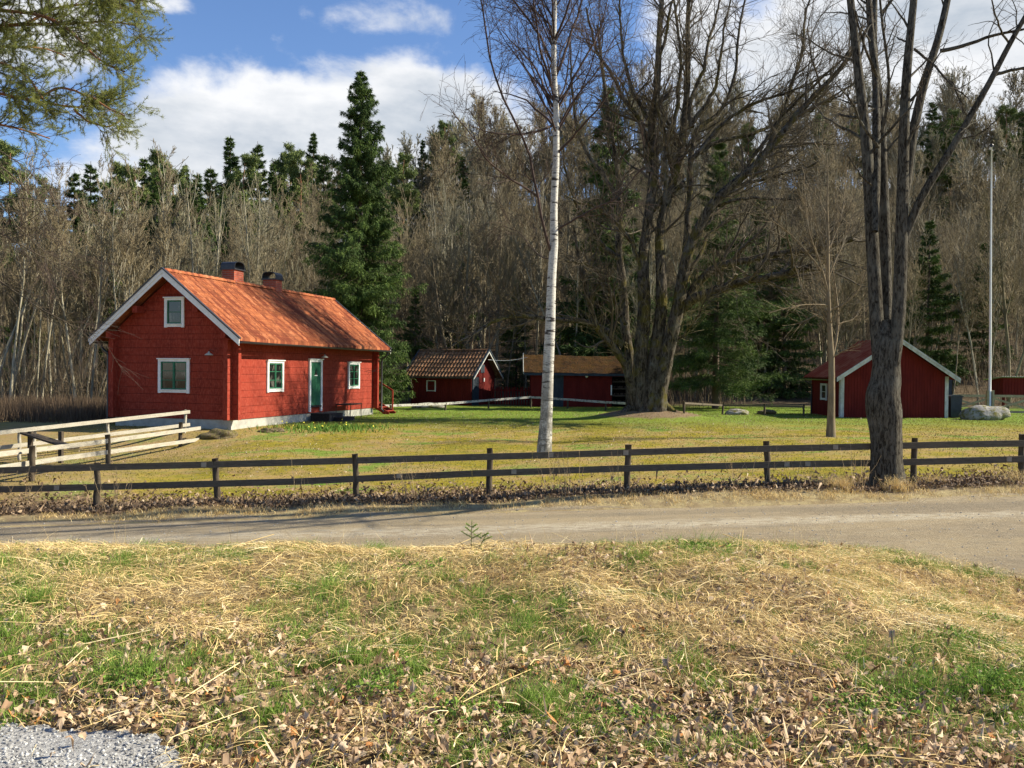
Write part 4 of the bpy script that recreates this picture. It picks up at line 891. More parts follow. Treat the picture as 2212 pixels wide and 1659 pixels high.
# small red raised hut at the right edge
hx, hy = 26.0, 46.0; ht = thing('feed_hut', 'small red hut on posts with corrugated roof at the right edge', 'hut', (hx, hy, .2), 0)
g = Geo(); boards(g, 'x', 0, -1, 0, 2.2, lambda a: 1.85, .85); boards(g, 'x', 1.4, 1, 0, 2.2, lambda a: 1.7, .85); boards(g, 'y', 0, -1, .05, 1.35, lambda a: 1.85 - .1 * a, .85); boards(g, 'y', 2.2, 1, .05, 1.35, lambda a: 1.85 - .1 * a, .85); g.build('wall', M['red_board'], ht)
for a in (.06, 2.14):
    for b in (.06, 1.34): Geo().box(a - .05, a + .05, b - .05, b + .05, -.3, .85).build('post', M['red_board'], ht)
n_ = 80; xs_ = np.linspace(-.2, 2.4, n_); wv = np.sin(xs_ * 2 * pi / .13) * .02
V = np.concatenate([np.c_[xs_, np.full(n_, yy), zz + wv] for yy, zz in ((-.25, 1.93), (1.6, 1.76))] + [np.c_[xs_, np.full(n_, yy), zz + wv - .012] for yy, zz in ((-.25, 1.93), (1.6, 1.76))]); I = np.arange(n_ - 1)
Geo().add(V, np.concatenate([np.stack([I, I + 1, I + n_ + 1, I + n_], -1), np.stack([I + 2 * n_, I + 1 + 2 * n_, I + 3 * n_ + 1, I + 3 * n_], -1), np.stack([I, I + 1, I + 2 * n_ + 1, I + 2 * n_], -1)])).build('roof', M['zinc_sheet'], ht)

# ================================================================ fences
def wobbly_post(P0, H, r, rng, lean=(0, 0), sides=8, K=6, square=False):
    t = np.linspace(0, 1, K); P = np.zeros((K, 3)); P[:, 0] = P0[0] + lean[0] * t * H + rng.normal(size=K) * .006; P[:, 1] = P0[1] + lean[1] * t * H + rng.normal(size=K) * .006; P[:, 2] = P0[2] - .25 + t * (H + .25)
    g = Geo(); g.tube(P, r * (1 + rng.normal(size=K) * .05), sides); return g
nf = thing('rail_fence', 'dark weathered two rail fence running along the far side of the road', 'fence', (0, 17, gz(0, 17)), 0)
O = np.array((0, 17, gz(0, 17)))
posts_px = [(-4, 1001, 1100), (210, 1000, 1085), (470, 990, 1078), (770, 980, 1076), (1057, 968, 1077), (1352, 960, 1070), (1660, 953, 1063), (1972, 946, 1035), (2206, 938, 1040), (2480, 930, 1030), (-270, 1012, 1110)]
YF = 17.0; rp = np.random.default_rng(8)
for i, (x, yt, yb) in enumerate(posts_px):
    b = pt(x, yb, YF + .07); t_ = pt(x, yt, YF + .07); b[2] = min(b[2], gz(b[0], b[1]) + .0); H = t_[2] - b[2]
    ln = rp.normal() * .04; g = wobbly_post(b - O, H, .062, rp, (ln, rp.normal() * .03), 9, 8)
    g.build('post', M['post_wood'], nf, True)
def rail_line(pts_px, d, name, mat, par, hgt, O, thick=.03, joints=None, off=0.0):
    P = [pt(x, y, d) - O for x, y in pts_px]
    for i in range(len(P) - 1):
        a, b = P[i], P[i + 1]; o = np.array((0, off + (.0035 if i % 2 else 0), 0)); g = Geo()
        k = 6
        for q in range(1): g.beam(a + o, b + o - (b - a) / np.linalg.norm(b - a) * .004, thick, hgt)
        g.build(name, M[mat], par)
rail_line([(-300, 1027), (120, 1012), (590, 1000), (890, 991), (1150, 984), (1520, 972), (1770, 967), (2060, 960), (2500, 953)], YF, 'rail', 'dark_rail', nf, .125, O, off=-.01)
rail_line([(-300, 1064), (210, 1052), (640, 1040), (1020, 1023), (1345, 1012), (1700, 1003), (1890, 1000), (2230, 991), (2500, 986)], YF, 'rail', 'dark_rail', nf, .125, O, off=-.01)
for x, y in ((440, 1010 - 6), (1190, 983), (1352, 978), (862, 1028), (1110, 1019), (1805, 966), (2432, 955), (2180, 992), (1745, 1002), (122, 1054), (1700, 1003)):
    p = pt(x, y, YF - .036) - O; Geo().box(p[0] - .05, p[0] + .05, p[1] - .004, p[1] + .006, p[2] - .045, p[2] + .045).build('joint_plate', M['patch_wood'], nf)

def plank_fence(name, label, posts, rails, hgt, pm, rm, thick=.03, rpost=.06, jitter=.02, ppart='post'):
    O = np.array(posts[0][0]); f = thing(name, label, 'fence', tuple(O), 0); rg = np.random.default_rng(hash(name + label) % 1000 if False else len(label))
    for (b, H, sq) in posts:
        b = np.array(b); g = wobbly_post(b - O, H, rpost, rg, (rg.normal() * .03, rg.normal() * .03), 4 if sq else 9); g.build(ppart, M[pm], f, not sq)
    for (a, b) in rails:
        a = np.array(a) - O; b = np.array(b) - O; Geo().beam(a, b, thick, hgt).build('rail', M[rm], f)
    return f
def P3(x, y, d): return pt(x, y, d)
def gp(x, d):
    v = ray(x, 829); X_ = v.x / v.y * d; return (X_, d, gz(X_, d))
# left fence A (nearer) and B (farther)
A = [(390, 27.5), (235, 22.7), (70, 19.2), (-120, 16.9)]
pa = [(gp(x, d), .78 if i < 3 else .8, False) for i, (x, d) in enumerate(A)]
plank_fence('plank_fence', 'short pale two plank fence with rough round posts left of the cottage, nearest the lawn', pa,
            [(P3(433, 924.5, 28.6), P3(200, 957, 21.9)), (P3(200.5, 957, 21.88), P3(-160, 1000, 16.6)), (P3(434, 949, 28.6), P3(120, 992, 20.3)), (P3(120.5, 992, 20.28), P3(-160, 1034, 16.6))], .11, 'post_wood', 'pale_wood', rpost=.065)
Bf = [(399, 29.2), (237, 26.3), (75, 24.0), (43, 23.6), (-110, 22.0)]
pb = [(gp(x, d), 1.0, True) for x, d in Bf]
for i, (x, yt) in enumerate(((399, 885), (237, 906), (75, 922), (43, 928), (-110, 950))): pb[i] = (pb[i][0], float(pt(x, yt, Bf[i][1])[2] - pb[i][0][2]), True)
plank_fence('plank_fence', 'pale two plank fence with squared posts left of the cottage, farther from the road', pb,
            [(P3(410, 889.5, 29.3), P3(150, 918, 24.9)), (P3(150.5, 918, 24.88), P3(-130, 949, 21.6)), (P3(410, 917, 29.3), P3(165, 947, 25.2)), (P3(165.5, 947, 25.18), P3(-130, 983, 21.6))], .11, 'pale_wood', 'pale_wood', rpost=.05)
bp = gp(136, 23.0); be = thing('bench', 'dark weathered plank bench between the two pale fences', 'bench', bp, 0)
Ob = np.array(bp); Geo().beam(P3(55, 915 + 20, 23.3) - Ob, P3(160, 976 - 20 + 12, 22.2) - Ob, .3, .05).build('seat', M['post_wood'], be)
for x, d in ((132, 22.9), (66, 23.2)):
    b = np.array(gp(x, d)) - Ob; top = pt(x, 932, d)[2] - Ob[2]; Geo().beam(b - np.array((0, 0, .2)), (b[0], b[1], top), .09, .12, (0, 1, 0)).build('leg', M['post_wood'], be)

# low white rail fence behind the lawn
def on(x, y): return hit(x, y)
rp_px = [(845, 889), (962, 884), (1055, 875), (1147, 868), (1227, 875), (1309, 880), (1365, 883)]
dps = (43, 46, 49, 50.5, 49, 47, 45.5); pw_ = [np.array(gp(x, d_)) for (x, y), d_ in zip(rp_px, dps)]; tops = [(826, 876), (962, 871), (1055, 863.5), (1147, 857), (1227, 862), (1309, 868), (1365, 871)]
lowp = [(tuple(p), float(pt(tx, ty, p[1])[2] - p[2]) + .03, True) for p, (tx, ty) in zip(pw_, tops)]
rl = [(pt(tops[i][0], tops[i][1] + 1, pw_[i][1] - .06), pt(tops[i + 1][0] - .3, tops[i + 1][1] + 1, pw_[i + 1][1] - .06)) for i in range(len(tops) - 1)]
plank_fence('low_fence', 'low single rail fence with peeling white paint behind the lawn', lowp, rl, .12, 'post_wood', 'old_white_rail', rpost=.05)
# rail right of the maple
pr_ = [on(x, y) for x, y in ((1478, 893), (1560, 895), (1650, 897), (1735, 899))]
plank_fence('low_fence', 'low dark single rail fence under the spruce right of the maple', [(tuple(p), .55, True) for p in pr_], [(pr_[i] + np.array((0, -.05, .45)), pr_[i + 1] + np.array((-.01, -.05, .45))) for i in range(3)], .08, 'post_wood', 'dark_rail', rpost=.05)
# red picket fence
pk = thing('picket_fence', 'old red picket fence between the tiled shed and the long mossy shed', 'fence', (-2.0, 54.6, 0.1), 0)
a = np.array((-1.3, 55.0)); b = np.array((1.35, 53.6)); 
for k in range(17):
    q = a + (b - a) * k / 16 - np.array((-2.0, 54.6)); hh = 1.0 + .03 * math.sin(k * 2.3); lean = .03 * math.sin(k * 4.1)
    Geo().prism([(q[0] - .045, -.1), (q[0] + .045, -.1), (q[0] + .045 + lean, hh), (q[0] + lean, hh + .06), (q[0] - .045 + lean, hh)], (q[1] - .012, q[1] + .012), 'y').build('picket', M['red_board'], pk)
for zz in (.3, .82): Geo().beam((a[0] + 2.0, a[1] - 54.6 + .04, zz), (b[0] + 2.0, b[1] - 54.6 + .04, zz), .04, .07).build('rail', M['red_board'], pk)
# braced wooden fence behind the boulder
bf = thing('braced_fence', 'tan wooden fence with crossed braces behind the boulder on the right', 'fence', (22.2, 44, .15), 0)
for k in range(5): Geo().box(k * 2.1 - .06, k * 2.1 + .06, -.06, .06, -.2, 1.08).build('post', M['tan_wood'], bf)
for k in range(4):
    x0 = k * 2.1 + .06; x1 = x0 + 1.98
    Geo().box(x0, x1, -.02, .02, .92, 1.04).build('rail', M['tan_wood'], bf); Geo().box(x0, x1, -.02, .02, .12, .24).build('rail', M['tan_wood'], bf)
    Geo().beam((x0 + .02, -.04, .28), (x1 - .02, -.04, .88), .03, .1).build('brace', M['tan_wood'], bf); Geo().beam((x0 + .02, .04, .88), (x1 - .02, .04, .28), .03, .1).build('brace', M['tan_wood'], bf)
# flagpole
fpb = pt(2138, 880, 42); fpt = pt(2142, 318, 42); fz0 = gz(fpb[0], 42); fpb[2] = fz0
fp = thing('flagpole', 'tall slim white flagpole rising beside the boulder', 'flagpole', tuple(fpb)); H = fpt[2] - fz0; dxp = fpt[0] - fpb[0]
Geo().tube([(dxp * t, 0, .3 + (H - .3) * t) for t in np.linspace(0, 1, 8)], np.linspace(.065, .03, 8), 10).build('pole', M['pole_white'], fp, True)
Geo().tube([(dxp, 0, H), (dxp, 0, H + .05), (dxp, 0, H + .12), (dxp, 0, H + .15)], [.04, .08, .08, .03], 10).build('finial', M['black_metal'], fp, True)
g = Geo(); g.box(-.17, -.08, -.08, .08, -.2, 1.25); g.box(.08, .17, -.08, .08, -.2, 1.25); g.box(-.08, .08, -.05, .05, -.2, .3); g.build('footing', M['tan_wood'], fp)

# boulders and stones
def boulder(name, label, c, sx_, sy_, sz_, mat, seed, cat='boulder', sink=.3):
    rg = np.random.default_rng(seed); nu, nv = 36, 20; th = np.linspace(0, 2 * pi, nu, endpoint=False); ph = np.linspace(-pi / 2, pi / 2, nv); TH, PH = np.meshgrid(th, ph)
    X_ = np.cos(PH) * np.cos(TH); Y_ = np.cos(PH) * np.sin(TH); Z_ = np.sin(PH)
    d = 1 + (vnoise(X_ * 1.5 + seed, Z_ * 1.5 + Y_, 1.0, seed) - .5) * .5 + (vnoise(X_ * 4 + Y_ * 2, Z_ * 4, 1, seed + 1) - .5) * .18
    V = np.stack([X_ * d * sx_, Y_ * d * sy_, Z_ * d * sz_ + sz_ * (1 - sink * 2) * .5], -1).reshape(-1, 3); I = np.arange(nv - 1)[:, None] * nu; J = np.arange(nu)[None]; J2 = (J + 1) % nu
    F = np.stack([I + J, I + J2, I + nu + J2, I + nu + J], -1).reshape(-1, 4)
    o = Geo().add(V, F).build(name, M[mat], None, True, loc=tuple(c)); return tag(o, label, cat)
bc = hit(2143, 908); boulder('boulder', 'large grey boulder with moss patches on the right of the lawn', (bc[0], bc[1] + .6, bc[2] + .12), 1.0, .7, .46, 'rock', 3)
c_ = hit(470, 948); boulder('mossy_stone', 'low mossy stone mound at the end of the pale plank fence', (c_[0], c_[1] + .3, c_[2] - .05), .62, .4, .26, 'moss_rock', 5, 'stone')
c_ = hit(578, 933); boulder('mossy_stone', 'small mossy stone with dry grass in front of the cottage corner', (c_[0], c_[1], c_[2] - .03), .34, .25, .16, 'moss_rock', 6, 'stone')
c_ = hit(603, 932); boulder('mossy_stone', 'smaller brown tussock stone beside the mossy stone by the cottage', (c_[0], c_[1], c_[2] - .03), .30, .22, .14, 'moss_rock', 9, 'stone')
c_ = hit(925, 882); boulder('rock', 'flat tan rock behind the low white rail by the tiled shed', (c_[0], c_[1] + .8, c_[2] + .0), .9, .5, .22, 'rock', 7, 'rock')
c_ = hit(1605, 897); boulder('rock', 'low grey rock under the spruce beside the low dark rail', (c_[0], c_[1] + .8, c_[2]), .55, .4, .22, 'rock', 8, 'rock')
c_ = hit(1665, 896); boulder('mossy_stone', 'round green mossy stone left of the red barn', (c_[0], c_[1] + .5, c_[2]), .45, .35, .2, 'moss_rock', 11, 'stone')
# ================================================================ trees
def limb(pxs, dfun, r0, r1, K=24, jit=.03, rng=None, rpow=1.0):
    """limb through given points of the crown; dfun(i) depth"""
    P = np.array([pt(x, y, dfun(i, len(pxs))) for i, (x, y) in enumerate(pxs)]); P = resample(P, K)
    # smooth
    for _ in range(2): P[1:-1] = (P[:-2] + 2 * P[1:-1] + P[2:]) / 4
    if rng is not None: P[1:] += np.cumsum(rng.normal(size=(K - 1, 3)) * jit, 0) * .5
    return P, r0 + (r1 - r0) * np.linspace(0, 1, K) ** rpow
def pxr(w, d): return w / FD * d / 2
def stack_limbs(ls, K=24):
    return np.stack([resample(p, K) for p, r in ls]), np.stack([np.interp(np.linspace(0, 1, K), np.linspace(0, 1, len(r)), r) for p, r in ls])

def rough_trunk(g, P, r, sides, rng, amp=.06, vs=3.0):
    """thick stem with furrowed, uneven section"""
    P = resample(P, max(len(P) * 3, 40)); r = np.interp(np.linspace(0, 1, len(P)), np.linspace(0, 1, len(r)), r)
    V, F = tubes(P[None], r[None], sides); V = V.reshape(len(P), sides, 3); a = np.arange(sides) / sides * 2 * pi; s = np.r_[0, np.cumsum(np.linalg.norm(np.diff(P, axis=0), axis=1))]
    A, Sg = np.meshgrid(np.cos(a), s); A2, _ = np.meshgrid(np.sin(a), s)
    n = (vnoise(A * 2 + Sg * .35, A2 * 2 + Sg * .2, 1.2, 3) - .5) * amp * 2.2 + (vnoise(A * 7 + Sg * .5, A2 * 7, 1.5, 5) - .5) * amp
    V = P[:, None] + (V - P[:, None]) * (1 + n[:, :, None]); g.add(V.reshape(-1, 3), F)

# ---- near multi stem tree on the right, by the road
rng = np.random.default_rng(21); D = 16.3
t0 = hit(1916, 1052); D = float(t0[1]); tree = thing('roadside_tree', 'large dark barked tree with several upright stems standing between road and fence', 'tree', tuple(t0)); O = np.array(t0)
wpx = [(1050, 1918, 86), (1035, 1917, 74), (1000, 1915, 67), (958, 1915, 66), (905, 1911, 68), (870, 1907, 76), (850, 1907, 74), (825, 1913, 66), (790, 1915, 61), (758, 1916, 60), (720, 1916, 64), (690, 1917, 70), (650, 1917, 73), (600, 1918, 76), (560, 1920, 80)]
P = np.array([pt(x, y, D) for y, x, w_ in wpx]) - O; r = np.array([pxr(w_, D) for *_, w_ in wpx]); P[0, 2] = min(P[0, 2], 0) - .1
g = Geo(); P = P[:12]; r = r[:12] * .95; r[-4:] = [pxr(q, D) for q in (57, 52, 40, 14)]; rough_trunk(g, P, r, 40, rng, .055)
dd = lambda k: (lambda i, n: D - .10 + k * i / max(n - 1, 1))
stems = [limb([(1906, 880), (1901, 810), (1896, 740), (1894, 700), (1892, 654), (1882, 490), (1875, 327), (1860, 204), (1850, 123), (1838, 0), (1822, -120), (1800, -260)], dd(.8), pxr(38, D), pxr(12, D)),
         limb([(1912, 880), (1914, 770), (1915, 700), (1914, 613), (1910, 449), (1904, 286), (1898, 184), (1881, 102), (1877, 0), (1870, -140), (1880, -300)], dd(1.8), pxr(33, D), pxr(9, D)),
         limb([(1890, 500), (1893, 350), (1893, 200), (1888, 100), (1890, 0), (1895, -200)], dd(2.4), pxr(24, D), pxr(8, D)),
         limb([(1918, 880), (1927, 810), (1937, 740), (1942, 690), (1945, 592), (1949, 449), (1953, 286), (1957, 163), (1965, 82), (1975, 0), (1985, -150), (2000, -300)], dd(-.2), pxr(37, D), pxr(10, D)),
         limb([(1949, 470), (1957, 409), (1971, 286), (2000, 163), (2029, 82), (2047, 0), (2070, -120), (2100, -280)], dd(.6), pxr(26, D), pxr(9, D)),
         limb([(1940, 560), (1963, 490), (1992, 417), (2041, 347), (2090, 262), (2147, 163), (2180, 94), (2212, 41), (2270, -60), (2330, -200)], dd(-1.0), pxr(22, D), pxr(5, D))]
stems = [(p - O, r_) for p, r_ in stems]
for p, r_ in stems: r_ *= .9; r_[:5] *= (.6, .7, .85, .93, .98); rough_trunk(g, p, r_, 18, rng, .05)
g.build('trunk', M['bark_near'], tree, True)
side = [limb(pp, dd(k), pxr(a, D), pxr(b, D), 14, .02, rng) for pp, k, a, b in (
    ([(2031, 110), (2082, 94), (2151, 74), (2212, 65), (2290, 40)], -.6, 9, 3), ([(2147, 163), (2212, 143), (2290, 120)], -1.4, 8, 3),
    ([(1975, 106), (2020, 143), (2049, 172), (2073, 196), (2090, 245)], -.8, 6, 2), ([(2049, 172), (2062, 180), (2075, 195), (2094, 207)], -.9, 4, 2),
    ([(1904, 286), (1912, 245), (1918, 163), (1908, 90), (1900, 0), (1890, -80)], -.8, 7, 4), ([(1816, 176), (1845, 212), (1865, 266), (1898, 319)][::-1], -1.0, 6, 2.5), ([(1849, 30), (1862, 80), (1880, 130), (1894, 165)][::-1], -.9, 7, 3),
    ([(1884, 400), (1862, 380), (1846, 350), (1830, 330)], -.8, 4, 1.5), ([(1902, 30), (1925, 0), (1950, -30)], -.3, 8, 4), ([(1990, 420), (2040, 345), (2090, 265)], -.4, 2, 1),
    ([(2130, 250), (2100, 268), (2080, 290)], -1, 3, 1.5), ([(2070, 300), (2110, 290), (2150, 260), (2170, 240)], -1.2, 4, 1.5), ([(1966, 95), (1950, 90), (1940, 82)], .3, 5, 3),
    ([(2180, 94), (2160, 60), (2140, 20), (2130, -30)], -1.5, 5, 2), ([(2090, 262), (2075, 225), (2080, 190)], -1, 3, 1.5))]
side = [(p - O, r_) for p, r_ in side]
g = Geo()
for p, r_ in side: V, F = tubes(p[None], r_[None], 7); g.add(V, F)
SP, SR = stack_limbs(stems); TP, TR = stack_limbs(side, 12)
P1, R1 = spawn(SP, SR, 60, rng, (.42, 1), (.6, 1.9), (.5, 1.0), 9, .35, .035, .2, .03, .16, relative=False)
P1b, R1b = spawn(TP, TR, 50, rng, (.2, 1), (.4, 1.1), (.5, 1.0), 9, .6, .015, .25, .0, .22, relative=False)
for a, b in ((P1, R1), (P1b, R1b)): V, F = tubes(a, b, 5); g.add(V, F)
g.build('branches', M['bark_near'], tree, True)
PA = np.concatenate([P1, P1b]); RA = np.concatenate([R1, R1b])
P2, R2 = spawn(PA, RA, 460, rng, (.15, 1), (.25, .8), (.4, 1.0), 6, .55, .008, .4, .02, .2, relative=False)
P3_, R3 = spawn(P2, R2, 900, rng, (.2, 1), (.1, .35), (.4, 1.0), 4, .7, .0045, .6, .0, .2, relative=False)
g = Geo()
for a, b in ((P2, R2), (P3_, np.maximum(R3, .0028))): V, F = tubes(a, b, 3); g.add(V, F)
g.build('crown', M['twig_near'], tree)

# ---- birch
rng = np.random.default_rng(22); t0 = hit(1176, 984); D = float(t0[1]); O = np.array(t0)
tree = thing('birch_tree', 'tall white barked birch with bare drooping twigs in the middle of the lawn', 'tree', tuple(t0))
wp = [(982, 1176, 44), (965, 1176, 34), (900, 1180, 31), (800, 1184, 28.5), (700, 1189, 25), (600, 1191.5, 23), (525, 1197, 20), (455, 1196, 19), (350, 1201, 16.5), (250, 1202, 15.5), (150, 1196, 14.5), (83, 1196, 14), (0, 1198, 12.5), (-120, 1204, 10), (-260, 1212, 6), (-380, 1216, 3)]
P = np.array([pt(x, y, D) for y, x, w_ in wp]) - O; P[0, 2] -= .15; r = np.array([pxr(w_, D) for *_, w_ in wp]) * .78
TP, TR = P, r; g = Geo(); rough_trunk(g, P, r, 22, rng, .03); g.build('trunk', M['birch_bark'], tree, True)
bl = [([(1190, 545), (1184, 525), (1167, 434), (1147, 331), (1130, 290), (1093, 215), (1068, 157), (1047, 41), (1035, 0), (1020, -120)], -1.2, 6.5, 2.5),
      ([(1163, 426), (1101, 397), (1060, 364), (1022, 314), (994, 273), (969, 244)], -1.6, 5, 1.5),
      ([(1199, 275), (1170, 245), (1140, 220), (1093, 200), (1060, 190)], .8, 6, 1.5), ([(1195, 270), (1165, 290), (1120, 292), (1070, 283), (1040, 275), (1010, 262)], -1, 6, 1.5),
      ([(1204, 331), (1240, 290), (1271, 256), (1295, 225), (1312, 198), (1330, 150)], -1, 6, 1.5), ([(1204, 496), (1254, 467), (1300, 448), (1328, 434), (1355, 397), (1390, 370)], -.6, 5, 1.5),
      ([(1198, 200), (1170, 120), (1160, 60), (1150, 0), (1140, -100)], -.8, 6, 2.5), ([(1198, 170), (1225, 110), (1240, 50), (1262, -20), (1280, -120)], .9, 7, 2.5),
      ([(1196, 140), (1160, 70), (1120, 20), (1080, -40), (1050, -120)], .6, 6, 2), ([(1200, 240), (1235, 170), (1265, 110), (1290, 60), (1310, -20)], .3, 6, 2), ([(1194, 230), (1180, 180), (1165, 150), (1120, 100), (1085, 60)], 1.2, 6, 2),
      ([(1199, 90), (1230, 20), (1260, -60), (1280, -160)], -1, 6, 2), ([(1190, 560), (1160, 540), (1130, 500), (1090, 480)], .6, 3, 1)]
L1 = [limb(pp, (lambda k: lambda i, n: D + k * 1.6 * i / (n - 1))(k), pxr(a, D), pxr(b, D), 16, .04, rng) for pp, k, a, b in bl]; L1 = [(p - O, r_) for p, r_ in L1]
g = Geo()
for p, r_ in L1: V, F = tubes(p[None], r_[None], 7); g.add(V, F)
Pt, Rt = spawn(resample(P, 24)[None], np.interp(np.linspace(0, 1, 24), np.linspace(0, 1, len(r)), r)[None], 46, rng, (.5, .98), (1.6, 4.2), (.45, .8), 12, .34, .035, .2, .04, .10, relative=False)
V, F = tubes(Pt, Rt, 6); g.add(V, F); g.build('branches', M['twig_birch'], tree, True)
LP, LR = stack_limbs(L1, 12); PA = np.concatenate([LP, Pt]); RA = np.concatenate([LR, Rt])
P2, R2 = spawn(PA, RA, 620, rng, (.15, 1), (.5, 1.5), (.4, .9), 8, .5, .012, .35, .0, .13, relative=False)
P3_, R3 = spawn(P2, R2, 3000, rng, (.1, 1), (.3, .9), (.3, .9), 6, .6, .006, .6, -.07, .12, relative=False)
P4, R4 = spawn(P3_, R3, 3400, rng, (.2, 1), (.15, .5), (.3, .8), 4, .8, .0042, .8, -.09, .12, relative=False)
g = Geo()
for a, b in ((P2, R2), (P3_, np.maximum(R3, .0042)), (P4, np.maximum(R4, .0034))): V, F = tubes(a, b, 3); g.add(V, F)
g.build('crown', M['twig_birch'], tree)

# ---- old maple
rng = np.random.default_rng(23); D = MAPLE[1] - .3; O = np.array((MAPLE[0] - .15, D, gz(MAPLE[0], D)))
tree = thing('old_maple', 'huge old leafless maple with many mossy limbs on a low mound', 'tree', tuple(O))
ml = [  # points, depth drift, width start, width end
    ([(1418, 905), (1420, 870), (1432, 810), (1445, 750), (1458, 700), (1468, 660), (1474, 620), (1488, 560), (1505, 500), (1527, 455), (1560, 418), (1614, 376), (1659, 327), (1722, 248), (1784, 178), (1830, 124), (1880, 50)], -1.0, 36, 6),
    ([(1385, 905), (1384, 860), (1380, 800), (1386, 740), (1390, 661), (1390, 517), (1403, 434), (1407, 351), (1399, 256), (1411, 186), (1407, 83), (1415, 0), (1420, -80)], .5, 36, 7),
    ([(1372, 905), (1366, 850), (1352, 791), (1331, 754), (1310, 733), (1291, 696), (1270, 630), (1255, 560), (1240, 500)], -1.8, 22, 5),
    ([(1362, 900), (1368, 800), (1352, 720), (1349, 661), (1338, 558), (1337, 434), (1330, 350), (1310, 250), (1300, 150), (1290, 40)], 1.5, 24, 5),
    ([(1400, 905), (1405, 840), (1415, 760), (1430, 680), (1432, 600), (1424, 517), (1445, 440), (1465, 393), (1473, 331), (1490, 269), (1494, 186), (1495, 100), (1502, 0), (1510, -80)], 1.2, 32, 6),
    ([(1440, 790), (1452, 700), (1478, 657), (1510, 610), (1535, 579), (1575, 562), (1618, 554), (1660, 540), (1701, 533), (1745, 528), (1783, 513), (1830, 500)], -2.5, 25, 10),
    ([(1462, 690), (1475, 655), (1486, 640), (1530, 625), (1577, 612), (1640, 597), (1701, 583), (1740, 575)], -3.5, 25, 11),
    ([(1403, 372), (1382, 269), (1337, 198), (1310, 160), (1287, 124), (1275, 83), (1262, 20)], -1, 14, 4),
    ([(1408, 455), (1435, 420), (1465, 400)], .3, 12, 10), ([(1444, 300), (1461, 207), (1477, 124), (1465, 41), (1460, -30)], .5, 11, 4), ([(1430, 480), (1440, 380), (1444, 290), (1425, 200), (1440, 120)], -.8, 13, 3),
    ([(1494, 275), (1496, 200), (1528, 130), (1540, 60), (1560, -20)], 1, 11, 4), ([(1497, 265), (1520, 235), (1545, 195), (1556, 150), (1560, 80), (1580, 0)], -.6, 10, 3),
    ([(1480, 560), (1484, 460), (1494, 380), (1493, 320), (1510, 270), (1556, 256), (1593, 186), (1601, 83), (1618, 0)], 1.6, 16, 4),
    ([(1490, 345), (1510, 331), (1556, 269), (1618, 223), (1680, 198), (1742, 174), (1790, 150)], -.5, 11, 3), ([(1505, 330), (1560, 300), (1630, 285), (1700, 262), (1760, 225), (1810, 170)], 1.2, 11, 3),
    ([(1640, 350), (1659, 318), (1684, 248), (1722, 124), (1730, 41), (1745, -30)], 1, 11, 4), ([(1590, 395), (1640, 320), (1690, 250), (1750, 190), (1820, 130), (1860, 60)], -1.3, 10, 3),
    ([(1560, 418), (1620, 390), (1680, 380), (1720, 370), (1760, 345)], -1.8, 9, 3), ([(1500, 500), (1540, 445), (1600, 430), (1680, 425), (1740, 430)], -2.6, 10, 3), ([(1475, 620), (1530, 500), (1590, 460), (1650, 455), (1690, 440)], 2, 10, 3),
    ([(1392, 600), (1365, 520), (1329, 480), (1290, 440), (1246, 434), (1215, 410)], -2.0, 13, 3), ([(1338, 558), (1310, 540), (1279, 496), (1246, 434), (1225, 360), (1215, 300)], -1.5, 12, 3),
    ([(1337, 434), (1310, 380), (1270, 330), (1240, 260), (1230, 180), (1225, 90)], 1.3, 11, 3), ([(1352, 700), (1329, 650), (1290, 590), (1260, 580), (1225, 575)], -3, 9, 3), ([(1399, 256), (1370, 200), (1350, 120), (1345, 40), (1340, -50)], 1, 9, 3),
    ([(1345, 745), (1300, 705), (1250, 688), (1175, 680), (1125, 676), (1089, 684), (1060, 695), (1028, 721), (991, 738)], -3, 16, 4), ([(1411, 186), (1440, 100), (1450, 20), (1470, -60)], -1, 9, 4), ([(1447, 750), (1500, 700), (1540, 640), (1590, 630)], -3.4, 5, 2),
    ([(1722, 248), (1770, 230), (1820, 210), (1860, 170)], -1, 6, 2), ([(1618, 554), (1680, 560), (1750, 590), (1790, 575)], -2.4, 6, 2)]
L1 = []
for j_, (pp, k, a, b) in enumerate(ml): L1.append(limb(pp, (lambda k, f0: lambda i, n: D + f0 + k * (i / (n - 1)) ** 1.2 * 1.3)(k, (-.38, -.30, -.12, .25, -.42)[j_] if j_ < 5 else 0), pxr(a * 1.02, D), pxr(b, D), 30, .06, rng, .8))
L1 = [(p - O, r_) for p, r_ in L1]
g = Geo()
for j, (p, r_) in enumerate(L1): rough_trunk(g, p, r_, 22 if j < 5 else 10, rng, .12 if j < 5 else .08)
bp_ = np.array([pt(x, y, D) for x, y in ((1399, 912), (1399, 900), (1399, 888), (1398, 876), (1397, 864), (1397, 852), (1397, 842))]) - O
bp_[0, 2] -= .2; rough_trunk(g, bp_, np.array([pxr(w_, D) for w_ in (108, 94, 84, 74, 58, 36, 8)]), 40, rng, .13)
